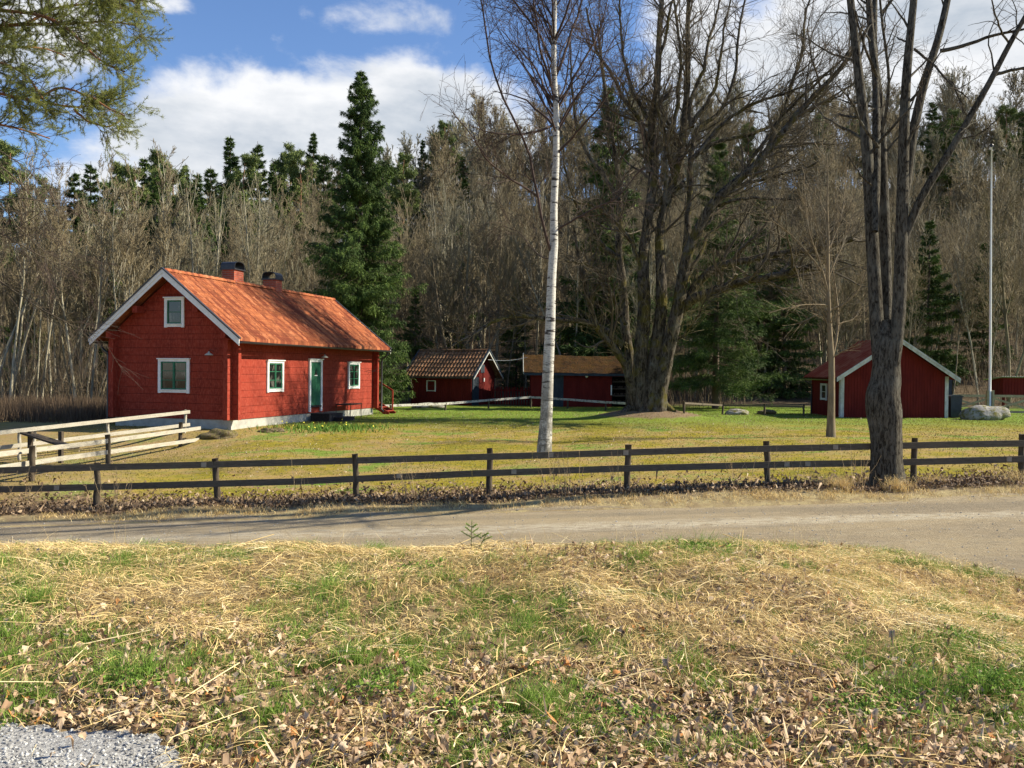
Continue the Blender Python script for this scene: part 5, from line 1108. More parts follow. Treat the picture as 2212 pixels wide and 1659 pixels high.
# root flares
for k in range(7):
    a = pi * (-.12 + 1.24 * k / 6) + rng.normal() * .1; P = np.array([(.5 * math.cos(a), .45 * math.sin(a), .5), (.75 * math.cos(a), .68 * math.sin(a), .16), (1.05 * math.cos(a), .9 * math.sin(a), -.04), (1.4 * math.cos(a), 1.2 * math.sin(a), -.28)]); P[:, 0] += .1; rough_trunk(g, P, np.array([.22, .18, .12, .06]), 12, rng, .12)
g.build('trunk', M['bark_maple'], tree, True)
LP, LR = stack_limbs(L1, 24)
P1, R1 = spawn(LP, LR, 300, rng, (.38, 1), (1.2, 3.8), (.5, 1.05), 10, .45, .07, .25, .05, .17, relative=False)
g = Geo(); V, F = tubes(P1, R1, 6); g.add(V, F)
PA = np.concatenate([LP[5:], resample_b(P1, 24)]) if False else P1
P2, R2 = spawn(P1, R1, 1800, rng, (.15, 1), (.6, 1.9), (.4, 1.0), 7, .6, .028, .35, .05, .14, relative=False)
P2b, R2b = spawn(LP, LR, 380, rng, (.3, 1), (.5, 1.8), (.5, 1.1), 7, .4, .022, .35, .06, .2, relative=False)
for a, b in ((P2, np.clip(R2, .006, .02)), (P2b, np.clip(R2b, .006, .016))): V, F = tubes(a, b, 4); g.add(V, F)
g.build('branches', M['twig_maple'], tree, True)
PB = np.concatenate([P2, P2b]); RB = np.concatenate([R2, R2b])
P3_, R3 = spawn(PB, RB, 7500, rng, (.1, 1), (.3, .95), (.35, .9), 5, .7, .011, .6, .03, .16, relative=False)
g = Geo(); V, F = tubes(P3_, np.clip(R3, .0042, .008), 3); g.add(V, F)
P4, R4 = spawn(P3_, R3, 9500, rng, (.2, 1), (.15, .5), (.35, .9), 3, .8, .007, .8, .02, .16, relative=False)
V, F = tubes(P4, np.clip(R4, .0034, .005), 3); g.add(V, F); g.build('crown', M['twig_maple'], tree)
PS, RS = spawn(LP, LR, 1500, rng, (.12, .62), (.4, 1.5), (.3, 1.0), 7, .3, .012, .5, .09, .2, relative=False); PS2, RS2 = spawn(PS, RS, 2600, rng, (.1, 1), (.2, .6), (.3, .9), 4, .8, .007, .7, .05, .15, relative=False)
g = Geo()
for a, b in ((PS, np.clip(RS, .005, .008)), (PS2, np.clip(RS2, .0036, .005))): V, F = tubes(a, b, 3); g.add(V, F)
g.build('shoots', M['shoots'], tree)

# ---- generic bare tree builder: returns trunk mesh, crown mesh
def make_bare(name, seed, H, r0, n1, n2, n3, n4, bark_m, twig_m, up1=.09, ang=(.45, .85), tmin=.25, lean=.06, l1=(.28, .5), stems=1, minr=(.02, .013, .010, .008), sides=8, fork=False):
    rng = np.random.default_rng(seed); SP = []; SR = []
    for s_ in range(stems):
        K = 16; P = np.zeros((K, 3)); d = norm(np.array((rng.normal() * (lean + .10 * (stems > 1)), rng.normal() * (lean + .1 * (stems > 1)), 1.0)))
        for k in range(1, K): d = norm(d + rng.normal(size=3) * np.array((.035, .035, 0)) + np.array((0, 0, .04))); P[k] = P[k - 1] + d * H / (K - 1)
        P[0, 2] -= .3; SP.append(P); SR.append(r0 * (1 - .88 * np.linspace(0, 1, K) ** .9) * (1.25 - .25 * min(1, 1)))
    SP = np.stack(SP); SR = np.stack(SR); SR[:, 0] *= 1.25
    g = Geo(); V, F = tubes(SP, SR, sides); g.add(V, F)
    P1, R1 = spawn(SP, SR, n1, rng, (tmin, .97), l1, ang, 8, .5, r0 * .5, .25, up1, .10)
    V, F = tubes(P1, np.maximum(R1, minr[0] * .6), 4); g.add(V, F)
    tm = g.mesh(name + '_trunk', M[bark_m], True)
    P2, R2 = spawn(P1, np.maximum(R1, minr[0]), n2, rng, (.15, 1), (.35, .7), (.35, .8), 6, .6, 1, .4, up1, .12)
    P3, R3 = spawn(P2, R2, n3, rng, (.15, 1), (.35, .8), (.35, .8), 4, .7, 1, .6, up1 * .6, .14)
    g = Geo(); V, F = tubes(P2, np.clip(R2, minr[1], .03), 3); g.add(V, F); V, F = tubes(P3, np.clip(R3, minr[2], .016), 3); g.add(V, F)
    if n4: P4, R4 = spawn(np.concatenate([P3[:, :3], P2[:, :3]]), np.concatenate([R3[:, :3], R2[:, :3]]), n4, rng, (.2, 1), (.5, 1.1), (.3, .8), 3, .8, 1, .8, .05, .1); V, F = tubes(P4, np.full(R4.shape, minr[3]), 3); g.add(V, F)
    return tm, g.mesh(name + '_crown', M[twig_m])
def place(name, label, cat, group, tm, cm, loc, rz, s=1.0, sz=None, trunk='trunk', crown='crown'):
    o = thing(name, label, cat, tuple(loc), rz, group); o.scale = (s, s, sz or s)
    a = bpy.data.objects.new(trunk, tm); sc.collection.objects.link(a); a.parent = o
    b = bpy.data.objects.new(crown, cm); sc.collection.objects.link(b); b.parent = o
    return o
# ---- young tree in front of the barn
rng = np.random.default_rng(31); t0 = hit(1795, 944); D = float(t0[1]); O = np.array(t0)
tree = thing('young_tree', 'slender young leafless tree on the lawn in front of the red barn', 'tree', tuple(t0))
wp = [(944, 1795, 22), (930, 1795, 16), (850, 1796.5, 14), (780, 1796.5, 13), (770, 1796, 11), (700, 1792, 9), (650, 1790, 8.5), (600, 1788, 7), (520, 1789, 5.5), (440, 1787, 4), (380, 1788, 2.5), (330, 1786, 1.5)]
P = np.array([pt(x, y, D) for y, x, w_ in wp]) - O; P[0, 2] -= .1; r = np.array([pxr(w_, D) for *_, w_ in wp])
g = Geo(); rough_trunk(g, P, r, 12, rng, .03); g.build('trunk', M['bark_young'], tree, True)
yl = [([(1796, 775), (1806, 745), (1810, 700), (1811, 690), (1806, 640), (1800, 600), (1795, 560)], 7), ([(1795, 725), (1780, 677), (1765, 676), (1740, 690), (1715, 700)], 4), ([(1792, 670), (1830, 655), (1855, 625), (1875, 580)], 4.5), ([(1791, 640), (1770, 560), (1745, 500), (1735, 420), (1735, 380)], 5),
      ([(1790, 620), (1775, 580), (1740, 540), (1700, 500), (1650, 470)], 4), ([(1789, 600), (1810, 550), (1835, 500), (1850, 440)], 4), ([(1790, 660), (1760, 655), (1720, 660), (1660, 675)], 3.5), ([(1811, 700), (1840, 690), (1865, 660)], 3), ([(1788, 560), (1765, 500), (1750, 440), (1745, 380)], 3.5), ([(1789, 540), (1815, 480), (1825, 420), (1828, 370)], 3.5), ([(1800, 770), (1830, 755), (1860, 745)], 4)]
L1 = [limb(pp, (lambda k: lambda i, n: D + k * i / (n - 1))(rng.uniform(-1, 1)), pxr(a, D), pxr(1.2, D), 12, .02, rng) for pp, a in yl]; L1 = [(p - O, q) for p, q in L1]
g = Geo()
for p, q in L1: V, F = tubes(p[None], q[None], 6); g.add(V, F)
LP, LR = stack_limbs(L1, 12); Pt, Rt = spawn(resample(P, 24)[None], np.interp(np.linspace(0, 1, 24), np.linspace(0, 1, len(r)), r)[None], 26, rng, (.36, .97), (.8, 2.2), (.5, .9), 9, .4, .018, .3, .07, .08, relative=False)
V, F = tubes(Pt, Rt, 5); g.add(V, F); g.build('branches', M['bark_young'], tree, True)
P2, R2 = spawn(np.concatenate([LP, resample_all(Pt, 12)]) if False else Pt, Rt, 170, rng, (.15, 1), (.3, .9), (.4, .8), 6, .7, .008, .5, .06, .1, relative=False)
P2b, R2b = spawn(LP, LR, 260, rng, (.2, 1), (.3, 1.0), (.4, .8), 6, .7, .008, .5, .06, .1, relative=False)
g = Geo(); V, F = tubes(np.concatenate([P2, P2b]), np.maximum(np.concatenate([R2, R2b]), .0055), 3); g.add(V, F); g.build('crown', M['bark_young'], tree)

# ---- conifers
def make_spruce(name, seed, H, Rad, whorls, per, sub, nb, bmat, blade=(.16, .05), droop=.22, base=.06, shape=.75, hang=.5, gaps=.25):
    rng = np.random.default_rng(seed); K = 12; P = np.zeros((K, 3)); P[:, 2] = np.linspace(-.3, H, K); P[1:-1, :2] += rng.normal(size=(K - 2, 2)) * .02
    g = Geo(); V, F = tubes(P[None], (H * .011 + .03) * (1 - .93 * np.linspace(0, 1, K))[None], 10); g.add(V, F)
    B = []
    for w_ in range(whorls):
        u = (w_ + rng.uniform(-.3, .3)) / whorls; z = H * (base + (1 - base) * u); lo = vnoise(w_ * .35, seed * 3.1, 1.0) - .5
        for k in range(per):
            a = rng.uniform(0, 2 * pi); L = Rad * min(1.0, (1 - u) ** shape * 1.0) * rng.uniform(.62, 1.08) * (1 + lo * .5 + (vnoise(a * 1.2, u * 9, 1, seed) - .5) * gaps * 2) + .12
            if u < .12: L *= .75 + u * 2
            e = .55 * u + .05; Kb = 6; Q = np.zeros((Kb, 3)); Q[0] = (0, 0, z); d = np.array((math.cos(a), math.sin(a), e))
            for i in range(1, Kb):
                d = norm(d + np.array((0, 0, -droop * (1.0 - u) * (1 if i < 4 else -1.4))) + rng.normal(size=3) * .05); Q[i] = Q[i - 1] + d * L / (Kb - 1)
            B.append(Q)
    B = np.array(B); seg = np.linalg.norm(np.diff(B, axis=1), axis=2).sum(1); RB = (.012 + .007 * seg)[:, None] * np.linspace(1, .25, 6)[None]
    V, F = tubes(B, RB, 4); g.add(V, F); tm = g.mesh(name + '_trunk', M['spruce_bark'], True)
    S_, SR_ = spawn(B, RB, sub, rng, (.12, 1), (.16, .34), (.5, 1.05), 5, .5, 1, .4, -.16 * hang * 2, .08, flat=.7)
    g = Geo(); pts = np.concatenate([S_[:, 1:], S_[:, 1:] * .5 + S_[:, :-1] * .5], 1).reshape(-1, 3); dr = np.concatenate([S_[:, 1:] - S_[:, :-1]] * 2, 1).reshape(-1, 3)
    Bt = np.concatenate([B[:, 2:], .5 * (B[:, 2:] + B[:, 1:-1])], 1).reshape(-1, 3); bd = np.concatenate([B[:, 2:] - B[:, 1:-1]] * 2, 1).reshape(-1, 3)
    pts = np.concatenate([pts, Bt]); dr = norm(np.concatenate([dr, bd])); i = rng.choice(len(pts), nb)
    d = norm(dr[i] + rng.normal(size=(nb, 3)) * .5 + np.array((0, 0, -.35 * hang)))
    pp = pts[i] + rng.normal(size=(nb, 3)) * .03
    tone = np.clip(.45 + rng.normal(size=nb) * .2 + (vnoise(pp[:, 0] * 2 + pp[:, 1], pp[:, 2] * 2, 1.2, 3) - .5) * .7, 0, 1)
    V, F, t = blades(pp, d, rng.uniform(.6, 1.3, nb) * blade[0], blade[1], rng, tone=tone); g.add(V, F, t)
    return tm, g.mesh(name + '_crown', M[bmat])
def top_place(name, label, cat, group, meshes, H0, px, pytop, d, rz, xs_=1.0, zg=None):
    X_ = pt(px, 400, d)[0]; z = gz(X_, d) if zg is None else zg; top = pt(px, pytop, d)[2]; s = (top - z) / H0
    return place(name, label, cat, group, meshes[0], meshes[1], (X_, d, z), rz, s * xs_, s)
big = make_spruce('spruce', 41, 19.0, 3.5, 66, 9, 26000, 330000, 'spruce_needles', (.17, .032), .30, .02, .72, 1.1, .26)
top_place('spruce_tree', 'tallest dark green spruce rising behind the cottage roof', 'tree', None, big, 19.0, 778, 152, 50.5, .3, 1.0)
sp2 = make_spruce('spruce', 43, 16.0, 4.1, 30, 9, 15000, 230000, 'spruce_dark', (.15, .026), .16, .10, .85, .30, .3)
top_place('spruce_tree', 'broad dark spruce with low sweeping branches right of the old maple', 'tree', None, sp2, 16.0, 1552, 290, 49.5, 1.2, 1.02)
sp3 = make_spruce('spruce', 44, 15.0, 2.9, 36, 6, 5000, 70000, 'spruce_needles', (.24, .05), .2, .05, 1.05, .6, .3)
sp4 = make_spruce('spruce', 45, 15.0, 3.3, 30, 6, 4600, 64000, 'spruce_dark', (.25, .055), .15, .04, 1.0, .4, .4)
top_place('spruce_tree', 'thin spruce showing between the birch and the old maple', 'tree', None, sp3, 15.0, 1312, 182, 60, .3, 1.15)
def make_pine(name, seed, H, crown0=.55, Rad=2.4, n=40, nb=52000, blade=(.24, .055)):
    rng = np.random.default_rng(seed); K = 12; P = np.zeros((1, K, 3)); P[0, :, 2] = np.linspace(-.3, H, K); P[0, 1:, :2] += np.cumsum(rng.normal(size=(K - 1, 2)) * .05, 0)
    Rr = .17 * (1 - .85 * np.linspace(0, 1, K))[None]; B, RB = spawn(P, Rr, n, rng, (crown0, .99), (.7 * Rad, 1.2 * Rad), (1.0, 1.4), 7, .4, .06, .3, .10, .12, relative=False)
    L = 1 - .65 * np.clip((B[:, 0, 2] / H - crown0) / (1 - crown0), 0, 1); B = B[:, :1] + (B - B[:, :1]) * L[:, None, None]
    g = Geo(); V, F = tubes(P, Rr, 8); g.add(V, F); V, F = tubes(B, RB, 4); g.add(V, F); tm = g.mesh(name + '_trunk', M['pine_bark'], True)
    S_, _ = spawn(B, RB, n * 16, rng, (.35, 1), (.3, .8), (.4, 1.0), 5, .5, 1, .4, .10, .15, relative=False)
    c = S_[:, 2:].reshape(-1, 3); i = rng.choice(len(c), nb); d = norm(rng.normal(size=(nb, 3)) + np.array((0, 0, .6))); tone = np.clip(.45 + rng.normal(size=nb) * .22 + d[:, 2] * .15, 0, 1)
    V, F, t = blades(c[i] + rng.normal(size=(nb, 3)) * .10, d, blade[0], blade[1], rng, tone=tone); return tm, Geo().add(V, F, t).mesh(name + '_crown', M['pine_far'])
pn1 = make_pine('pine', 51, 15, .32); pn2 = make_pine('pine', 52, 15, .40, 2.8, 34)
rc = np.random.default_rng(61); GS = 'conifers along the top of the hill'
conif = [  # x, top y, depth, kind, label
    (497, 292, 86, 3, 'dark spruce on the ridge above the left chimney, the taller one of the pair'), (556, 305, 84, 4, 'dark spruce on the ridge, the lower right one of the pair above the chimneys'),
    (312, 338, 92, 3, 'spruce on the left skyline just right of the foreground pine branches'), (352, 348, 95, 1, 'bushy green conifer on the left skyline beside the narrow spruce'), (265, 372, 90, 1, 'round topped pine low on the left skyline'),
    (196, 348, 76, 4, 'dark brownish spruce at the far left of the skyline'), (160, 366, 80, 4, 'dark spruce half hidden behind the foreground pine'), (628, 330, 92, 2, 'round dark pine between the ridge spruces and the tall spruce'), (676, 284, 104, 3, 'pale narrow spruce just left of the tall spruce top'),
    (913, 300, 84, 3, 'small spruce right of the tall spruce, left one of two'), (958, 274, 86, 1, 'open branched pine right of the tall spruce, beside the small spruce'), (400, 352, 98, 3, 'short spruce in the middle of the left treeline'), (20, 330, 70, 1, 'pine at the far left edge of the picture'),
    (2012, 215, 78, 4, 'dark conifer behind the stems of the roadside tree'), (2052, 248, 80, 1, 'bushy pine right of the roadside tree stems'), (2172, 236, 92, 2, 'pine on the right skyline next to the flagpole'), (2206, 236, 88, 4, 'dark spruce on the right edge of the skyline'), (1845, 270, 96, 2, 'pine glimpsed left of the roadside tree'), (1775, 262, 90, 1, 'pine top behind the maple fan of branches'),
    (1615, 276, 92, 2, 'pine crown behind the middle of the maple'), (1380, 300, 88, 4, 'dark spruce deep behind the maple stems'), (1640, 420, 62, 4, 'dark spruce behind the lower right maple limbs'), (1000, 560, 64, 4, 'low shaded spruce in the wood above the tiled shed'), (1120, 600, 62, 4, 'low shaded spruce left of the birch trunk in the wood'),
    (430, 470, 70, 3, 'green spruce hidden low among the pale bare trees on the left'), (250, 540, 60, 4, 'shaded spruce low in the left wood'), (2010, 470, 60, 4, 'dark spruce in the wood right of the roadside tree trunk'), (1700, 500, 60, 4, 'dark spruce in the wood above the barn roof'), (60, 600, 62, 4, 'shaded spruce low at the far left in the wood'), (900, 620, 60, 4, 'dark spruce low behind the tiled shed'), (1290, 560, 62, 4, 'dark spruce low behind the long mossy shed'), (2130, 520, 66, 4, 'dark spruce beside the flagpole in the right wood')]
for i_, (x_, y_) in enumerate(((120, 400), (225, 385), (290, 380), (335, 378), (375, 372), (425, 372), (455, 358), (525, 352), (590, 350), (650, 345), (240, 420), (330, 410), (400, 405), (480, 400), (80, 400), (180, 410), (700, 330), (870, 345), (1000, 335))):
    conif.append((x_, y_, 80 + (i_ % 5) * 3, (3, 4, 1, 3, 2)[i_ % 5], None))
ORD = 'first second third fourth fifth sixth seventh eighth ninth tenth eleventh twelfth thirteenth fourteenth fifteenth sixteenth seventeenth eighteenth nineteenth twentieth'.split()
kinds = {1: (pn1, 15), 2: (pn2, 15), 3: (sp3, 15), 4: (sp4, 15)}
for x, y, d, k, lb in conif:
    if d > 68: d = (100 + (d - 75) * .35) if lb else d + 6
    if not lb:
        lb = ('narrow spruce' if k > 2 else 'bushy pine') + ' in the conifer band of the left treeline, ' + ORD[[c_[0] for c_ in sorted([c2[:2] for c2 in conif if c2[4] is None])].index(x)] + ' from the left'
    if 0: lb = ('narrow green conifer standing in the dark band of the left treeline' if k > 2 else 'bushy green pine standing in the dark band of the left treeline')
    ms, H0 = kinds[k]; top_place('pine_tree' if k < 3 else 'spruce_tree', lb, 'tree', GS, ms, H0, x, y, d, rc.uniform(0, 6), rc.uniform(.95, 1.25) if k > 2 else 1.1)

# ---- bare forest
var = [make_bare('ash', 101, 13, .15, 22, 150, 900, 1100, 'forest_bark', 'forest_twig', .16, (.35, .65), .35),
       make_bare('aspen', 102, 14, .13, 30, 170, 900, 1100, 'forest_bark', 'forest_twig', .10, (.5, .9), .25),
       make_bare('alder', 103, 12, .12, 26, 150, 900, 1100, 'forest_bark', 'forest_twig', .12, (.4, .8), .22, stems=2),
       make_bare('bush', 104, 9, .07, 34, 180, 900, 1000, 'forest_bark', 'forest_twig', .12, (.35, .7), .12, stems=4, lean=.12),
       make_bare('lime', 105, 13, .17, 28, 170, 1000, 1200, 'forest_bark', 'forest_twig', .07, (.5, 1.0), .2)]
pale = [make_bare('birch', 111, 14, .10, 28, 160, 1000, 1000, 'forest_pale', 'forest_twig', .08, (.4, .8), .35), make_bare('ash', 112, 12, .13, 24, 170, 900, 900, 'forest_pale', 'pale_twig', .20, (.3, .6), .22, stems=3, lean=.10)]
far = [make_bare('ash', 131, 13, .17, 26, 190, 1300, 2600, 'forest_bark', 'forest_twig', .14, (.35, .7), .3, minr=(.04, .026, .022, .018), sides=5), make_bare('birch', 132, 14, .13, 30, 200, 1300, 2600, 'forest_pale', 'forest_twig', .10, (.4, .8), .3, minr=(.035, .024, .020, .017), sides=5),
       make_bare('alder', 133, 12, .14, 28, 190, 1300, 2600, 'forest_bark', 'pale_twig', .12, (.4, .8), .25, stems=2, minr=(.04, .026, .022, .018), sides=5)]
fr = np.random.default_rng(77); n_tree = 0
zones = [(-99, -.40, 'the bare wooded slope left of the cottage', 'bare trees in the wood left of the cottage'), (-.40, -.13, 'the bare wooded slope behind the cottage', 'bare trees in the wood behind the cottage'),
         (-.13, .12, 'the bare wooded slope behind the two low sheds', 'bare trees in the wood behind the sheds'), (.12, .40, 'the bare wooded slope behind the maple and barn', 'bare trees in the wood behind the barn'), (.40, 99, 'the bare wooded slope behind the flagpole', 'bare trees on the slope behind the flagpole')]
rows = [(59, 20), (65, 25), (72, 27), (80, 28), (89, 28), (98, 30), (108, 32), (124, 38)]
for d0_, cnt in rows:
    for i in range(cnt):
        t = (i + fr.uniform(-.45, .45)) / cnt
        if d0_ < 50: sl = -.62 + t * .14
        elif d0_ < 55: sl = -.64 + t * .20 if i < 6 else .50 + (i - 6) * .05
        else: sl = -.66 + t * 1.32
        d = d0_ + fr.uniform(-3, 3); X_ = sl * d
        if d0_ == 59 and -.24 < sl < .1: d += 3; X_ = sl * d
        k = fr.random(); ki = 0 if k < .20 else (1 if k < .26 else 2 + int(fr.integers(0, 5))); ms = pale[ki] if ki < 2 else var[ki - 2]
        if d > 84: ki = (0, 1, 4)[int(fr.integers(0, 3))]; ms = far[{1: 2, 0: 1, 4: 0}[ki]]
        s = fr.uniform(.72, 1.05) * (1 if d0_ > 55 else .85)
        if sl < -.40: s *= .88
        if d0_ > 95: s = fr.uniform(.85, 1.05)
        if d0_ > 120: s *= 1.15
        lb, gp_ = [(z[2], z[3]) for z in zones if z[0] <= sl < z[1]][0]
        lb = ('pale birch', 'pale ash', 'upright tree', 'thin aspen', 'twin stemmed tree', 'low bushy tree', 'rounded tree')[ki] + ' ' + ('at the foot of' if d < 70 else ('halfway up' if d < 95 else 'high on')) + ' ' + lb
        place('bare_tree', lb, 'tree', gp_, ms[0], ms[1], (X_, d, gz(X_, d)), fr.uniform(0, 6.3), s, s * fr.uniform(.9, 1.08))
slim = [make_bare('birch', 141, 12.5, .075, 22, 110, 520, 700, 'forest_pale', 'forest_twig', .14, (.35, .7), .42, lean=.05, l1=(.16, .3)), make_bare('alder', 142, 12, .07, 24, 110, 520, 700, 'forest_bark', 'forest_twig', .12, (.4, .8), .3, lean=.12, l1=(.15, .3)), make_bare('aspen', 143, 12, .08, 20, 110, 520, 700, 'forest_pale', 'forest_twig', .16, (.3, .6), .45, lean=.09, l1=(.18, .32), stems=2)]
for i in range(88):
    if i < 50: d = 45 + 15 * fr.random(); sl = -.66 + (i + fr.random()) / 50 * .28
    elif i < 80: d = fr.uniform(58, 64); sl = -.22 + (i - 50 + fr.random()) / 30 * .62
    else: d = fr.uniform(50, 60); sl = .50 + (i - 80 + fr.random()) / 8 * .16
    X_ = sl * d; ki = int(fr.integers(0, 3)); s = fr.uniform(.75, 1.08); ki = 1 if (i >= 50 and fr.random() < .5) else ki
    place('bare_tree', ('slim pale birch trunk', 'slim dark alder', 'slim forked aspen')[ki] + ' at the near edge of the wood ' + ('left of the cottage' if i < 50 else ('behind the sheds and maple' if i < 80 else 'behind the flagpole')), 'tree', 'slim trees along the near edge of the wood', slim[ki][0], slim[ki][1], (X_, d, gz(X_, d)), fr.uniform(0, 6.3), s, s * fr.uniform(.9, 1.1))
# distinct pale ashes on the left
for (x, y, d, rz_, lb) in ((430, 390, 58, .5, 'pale upright ash with glowing bare branches behind the cottage ridge, the larger of two'), (560, 400, 60, 2.2, 'pale upright ash right of the larger pale one, above the chimneys'), (170, 440, 56, 4, 'pale bare tree left of the cottage gable, tallest of the near left trees')):
    top_place('bare_tree', lb, 'tree', None, pale[1], 12.5, x, y, d, rz_, .95)
yel = make_bare('goat_willow', 121, 9, .11, 22, 140, 700, 600, 'bark_young', 'twig_maple', .05, (.5, 1.1), .2, stems=3, lean=.2)
top_place('bare_tree', 'crooked yellowish bare tree behind the left end of the tiled shed', 'tree', None, yel, 9, 1000, 560, 57.5, 1.0, 1.0)
# far wood: stems and twigs that read as one mass
g = Geo(); n = 9500; y = fr.uniform(70, 134, n) ** 1.0; x = fr.uniform(-.68, .68, n) * y; P0 = np.c_[x, y, ground(x, y) - .1]; H = fr.uniform(3.5, 9.5, n)[:, None]
D_ = norm(np.c_[fr.normal(size=(n, 2)) * .12, np.ones(n)]); P = np.stack([P0 + D_ * H * s_ + fr.normal(size=(n, 3)) * .12 * (s_ > 0) for s_ in np.linspace(0, 1, 5)], 1); Rr = np.full((n, 1), .035) * np.linspace(1, .35, 5)[None]
V, F = tubes(P, Rr, 3); g.add(V, F); P2, R2 = spawn(P, Rr, 52000, fr, (.25, 1), (.6, 2.2), (.35, .85), 3, .8, 1, .6, .10, .12, relative=False); V, F = tubes(P2, np.full(R2.shape, .012), 3); g.add(V, F)
tag(g.build('far_wood', M['forest_twig']), 'dense haze of bare twigs covering the hillside up to its crest', 'woodland', kind='stuff')
# undergrowth along the wood edge
g = Geo(); n = 5200; y = fr.uniform(46, 66, n); sl = fr.uniform(-.66, .66, n); x = sl * y
k = ((y > 58.5) | (x < -15) | (x > 30) | ((x > 9) & (x < 14) & (y > 50))) ; x, y = x[k], y[k]; n = len(x); P0 = np.c_[x, y, ground(x, y) - .1]; H = fr.uniform(1.2, 4.5, n)[:, None]
D_ = norm(np.c_[fr.normal(size=(n, 2)) * .22, np.ones(n)]); P = np.stack([P0 + D_ * H * s_ + fr.normal(size=(n, 3)) * .06 * (s_ > 0) for s_ in np.linspace(0, 1, 5)], 1); Rr = np.full((n, 1), .014) * np.linspace(1, .4, 5)[None]
V, F = tubes(P, Rr, 3); g.add(V, F, np.repeat(fr.uniform(.5, 1, n), 15)); P2, R2 = spawn(P, Rr, 11000, fr, (.2, 1), (.3, 1.0), (.3, .9), 3, .8, 1, .6, .05, .1, relative=False); V, F = tubes(P2, np.full(R2.shape, .007), 3); g.add(V, F, np.repeat(fr.uniform(.4, 1, 11000), 9))
tag(g.build('undergrowth', M['brush']), 'tangle of thin leafless saplings and brush filling the wood edge', 'undergrowth', kind='stuff')
g = Geo(); n = 15000; y = fr.uniform(32.5, 46, n); x = -fr.uniform(.405, .68, n) * y; P0 = np.c_[x, y, ground(x, y)]; D_ = norm(np.c_[fr.normal(size=(n, 2)) * .2, np.ones(n)])
V, F, t = blades(P0, D_, fr.uniform(.25, .9, n), .022, fr, tone=fr.uniform(0, .6, n)); g.add(V, F, t); tag(g.build('brambles', M['brush']), 'reddish brown bramble thicket at the foot of the left wood', 'thicket', kind='stuff')

# ---- foreground pine reaching in at the top left
rng = np.random.default_rng(71); D = 14.0; X0 = -11.4; O = np.array((X0, D, gz(X0, D)))
tree = thing('pine_tree', 'near pine reaching in from the upper left with sunlit green needle sprays', 'tree', tuple(O))
P = np.array([(0, 0, -.3), (.1, 0, 3), (0, .1, 6), (.15, 0, 9), (.1, 0, 12), (.2, 0, 14)]); g = Geo(); rough_trunk(g, P, np.array([.26, .22, .2, .16, .10, .04]), 14, rng, .06)
pl = [([(-340, 120), (-100, 70), (60, 50), (130, 58), (180, 50), (240, 42), (295, 55)], 0, 15), ([(-340, 40), (-60, 10), (100, 28), (165, 60), (190, 110), (230, 142), (272, 150)], -.8, 12),
      ([(-340, 230), (-100, 190), (0, 200), (80, 216), (160, 235), (225, 228), (280, 205)], .3, 12), ([(-340, 300), (-100, 260), (0, 268), (70, 285), (110, 300)], 1.0, 11), ([(-340, -60), (-60, -30), (80, -20), (200, -20), (300, 12)], -1, 12),
      ([(-340, 140), (-100, 130), (20, 140), (70, 170), (100, 215)], -1.3, 11), ([(160, 235), (190, 262), (235, 275), (262, 262)], .5, 6), ([(180, 50), (215, 90), (260, 110), (300, 90)], .2, 6),
      ([(-300, 0), (-100, 90), (30, 100), (90, 95), (140, 120)], 1.4, 9), ([(60, 50), (120, 20), (200, 5), (290, 20), (310, 30)], .8, 7), ([(80, 216), (130, 190), (190, 205), (240, 240), (270, 250)], -.5, 6)]
L1 = [limb(pp, (lambda k: lambda i, n: D + k * (i / (n - 1)))(k), pxr(a, D), pxr(3, D), 18, .015, rng) for pp, k, a in pl]; L1 = [(p - O, q) for p, q in L1]
for p, q in L1: V, F = tubes(p[None], q[None], 7); g.add(V, F)
g.build('trunk', M['pine_bark'], tree, True)
TT = resample(P, 24)[None]; Q, QR = spawn(TT, np.interp(np.linspace(0, 1, 24), [0, 1], [.25, .04])[None], 34, rng, (.42, .98), (2.0, 3.8), (1.15, 1.5), 18, .35, .05, .25, .05, .06, relative=False)
kq = (Q[:, -1, 0] - Q[:, 0, 0]) < .3; Q, QR = Q[kq], QR[kq]; g = Geo(); V, F = tubes(Q, QR, 6); g.add(V, F); g.build('limbs', M['pine_bark'], tree, True)
LP, LR = stack_limbs(L1, 18); LP = np.concatenate([LP, Q]); LR = np.concatenate([LR, QR]); P1, R1 = spawn(LP, LR, 1250, rng, (.36, 1), (.18, .52), (.5, 1.1), 7, .5, .012, .4, .02, .16, relative=False)
P2, R2 = spawn(P1, R1, 7000, rng, (.2, 1), (.12, .36), (.4, 1.0), 5, .7, .007, .6, .03, .16, relative=False)
g = Geo()
for a, b in ((P1, R1), (P2, R2)): V, F = tubes(a, b, 3); g.add(V, F)
g.build('twigs', M['twig_near'], tree)
c = np.concatenate([P2[:, 2:].reshape(-1, 3), P1[:, 4:].reshape(-1, 3)]); dr = norm(np.concatenate([(P2[:, 2:] - P2[:, 1:-1]).reshape(-1, 3), (P1[:, 4:] - P1[:, 3:-1]).reshape(-1, 3)]))
nb = 520000; i = rng.choice(len(c), nb); d = norm(dr[i] * .6 + rng.normal(size=(nb, 3)) * .75); tn = np.clip(.5 + (rng.random(len(c))[i] - .5) * .5 + rng.normal(size=nb) * .15, 0, 1)
V, F, t = blades(c[i] + dr[i] * rng.uniform(-.04, .02, nb)[:, None], d, rng.uniform(.045, .07, nb), .0055, rng, tone=tn); Geo().add(V, F, t).build('needles', M['pine_needles'], tree)
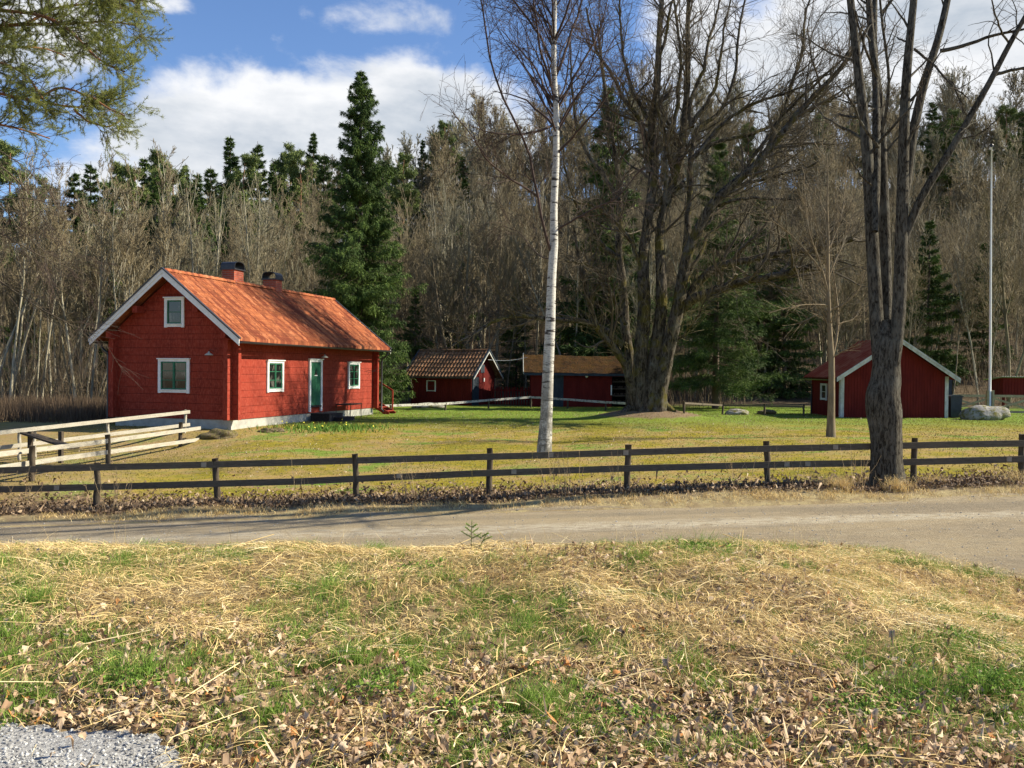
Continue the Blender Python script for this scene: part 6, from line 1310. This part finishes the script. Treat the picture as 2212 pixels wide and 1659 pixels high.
# ---- bare tree left of the frame whose branches hang in
rng = np.random.default_rng(72); D = 19.0; X0 = -13.2; O = np.array((X0, D, gz(X0, D)))
tree = thing('bare_tree', 'thin bare branches drooping in from the left edge below the pine', 'tree', tuple(O))
P = np.array([(0, 0, -.3), (.05, 0, 3), (0, .1, 6), (.1, 0, 9), (0, 0, 12)]); g = Geo(); rough_trunk(g, P, np.array([.2, .17, .13, .09, .03]), 12, rng, .05); g.build('trunk', M['bark_maple'], tree, True)
pl = [([(-200, 300), (-60, 330), (0, 352), (40, 390), (80, 440), (110, 500)], 5), ([(-200, 430), (-60, 470), (0, 500), (60, 530), (130, 570), (190, 590)], 5), ([(-200, 360), (-30, 400), (40, 470), (90, 530), (150, 555)], 4), ([(-200, 520), (-60, 570), (0, 610), (60, 650), (130, 700), (200, 725)], 5),
      ([(-200, 250), (-60, 290), (30, 340), (90, 400), (150, 415)], 3.5), ([(-200, 560), (-50, 520), (20, 505), (70, 480), (95, 455)], 4), ([(-150, 420), (0, 430), (60, 420), (120, 440), (190, 430)], 3)]
L1 = [limb(pp, (lambda k: lambda i, n: D + k * (i / (n - 1)))(rng.uniform(-1, 1)), pxr(a, D), pxr(1.4, D), 16, .03, rng) for pp, a in pl]; L1 = [(p - O, q) for p, q in L1]
g = Geo()
for p, q in L1: V, F = tubes(p[None], q[None], 5); g.add(V, F)
LP, LR = stack_limbs(L1, 16); P1, R1 = spawn(LP, LR, 90, rng, (.3, 1), (.5, 1.4), (.4, .9), 7, .5, .012, .4, -.02, .12, relative=False); V, F = tubes(P1, R1, 4); g.add(V, F); g.build('branches', M['twig_maple'], tree, True)
P2, R2 = spawn(P1, R1, 520, rng, (.2, 1), (.25, .8), (.3, .8), 5, .6, .005, .7, -.05, .12, relative=False); V, F = tubes(P2, np.maximum(R2, .003), 3); Geo().add(V, F).build('crown', M['twig_birch'], tree)
# ---- tiny spruce seedling at the verge
rng = np.random.default_rng(73); s0 = pt(1018, 1170, 8.3); s0[2] = gz(s0[0], s0[1])
tree = thing('spruce_seedling', 'tiny spruce seedling with two shoots on the verge by the road', 'seedling', tuple(s0))
g = Geo(); B = []; Dv = []
H_ = float(pt(1018, 1122, 8.3)[2] - s0[2]) * .95
B_ = [np.array([(0, 0, 0), (0, 0, H_ * .55), (.005, 0, H_)])]
for zz, a, L in ((.45, 0, .09), (.5, pi, .09), (.62, .6, .07), (.66, 2.5, .07), (.8, 0.2, .045), (.82, 3.0, .045)): B_.append(np.array([(0, 0, H_ * zz), (math.cos(a) * L * .5, math.sin(a) * L * .5, H_ * zz + L * .25), (math.cos(a) * L, math.sin(a) * L, H_ * zz + L * .55)]))
B_.append(np.array([(.05, .02, 0), (.10, .02, H_ * .3), (.15, .02, H_ * .62)]))
for a, L, zz in ((0, .09, .35), (pi, .07, .45), (.3, .06, .5)): B_.append(np.array([(.10, .02, H_ * zz), (.10 + math.cos(a) * L * .5, .02, H_ * zz + L * .3), (.10 + math.cos(a) * L, .02, H_ * zz + L * .5)]))
for q in B_: g.tube(q, [.004, .003, .002], 5)
g.build('stem', M['spruce_bark'], tree); g = Geo()
for q in B_[0:1] + B_[1:]:
    q = resample(q, 26); d = norm(np.gradient(q, axis=0)); q, d = q[6:] if q[-1, 2] > H_ * .9 else q, d[6:] if q[-1, 2] > H_ * .9 else d
    q = np.repeat(q, 6, 0); d = np.repeat(d, 6, 0); V, F, t = blades(q, norm(d * .9 + rng.normal(size=d.shape) * .5), .022, .003, rng, tone=rng.uniform(.5, 1, len(q))); g.add(V, F, t)
g.build('needles', M['green_grass'], tree)
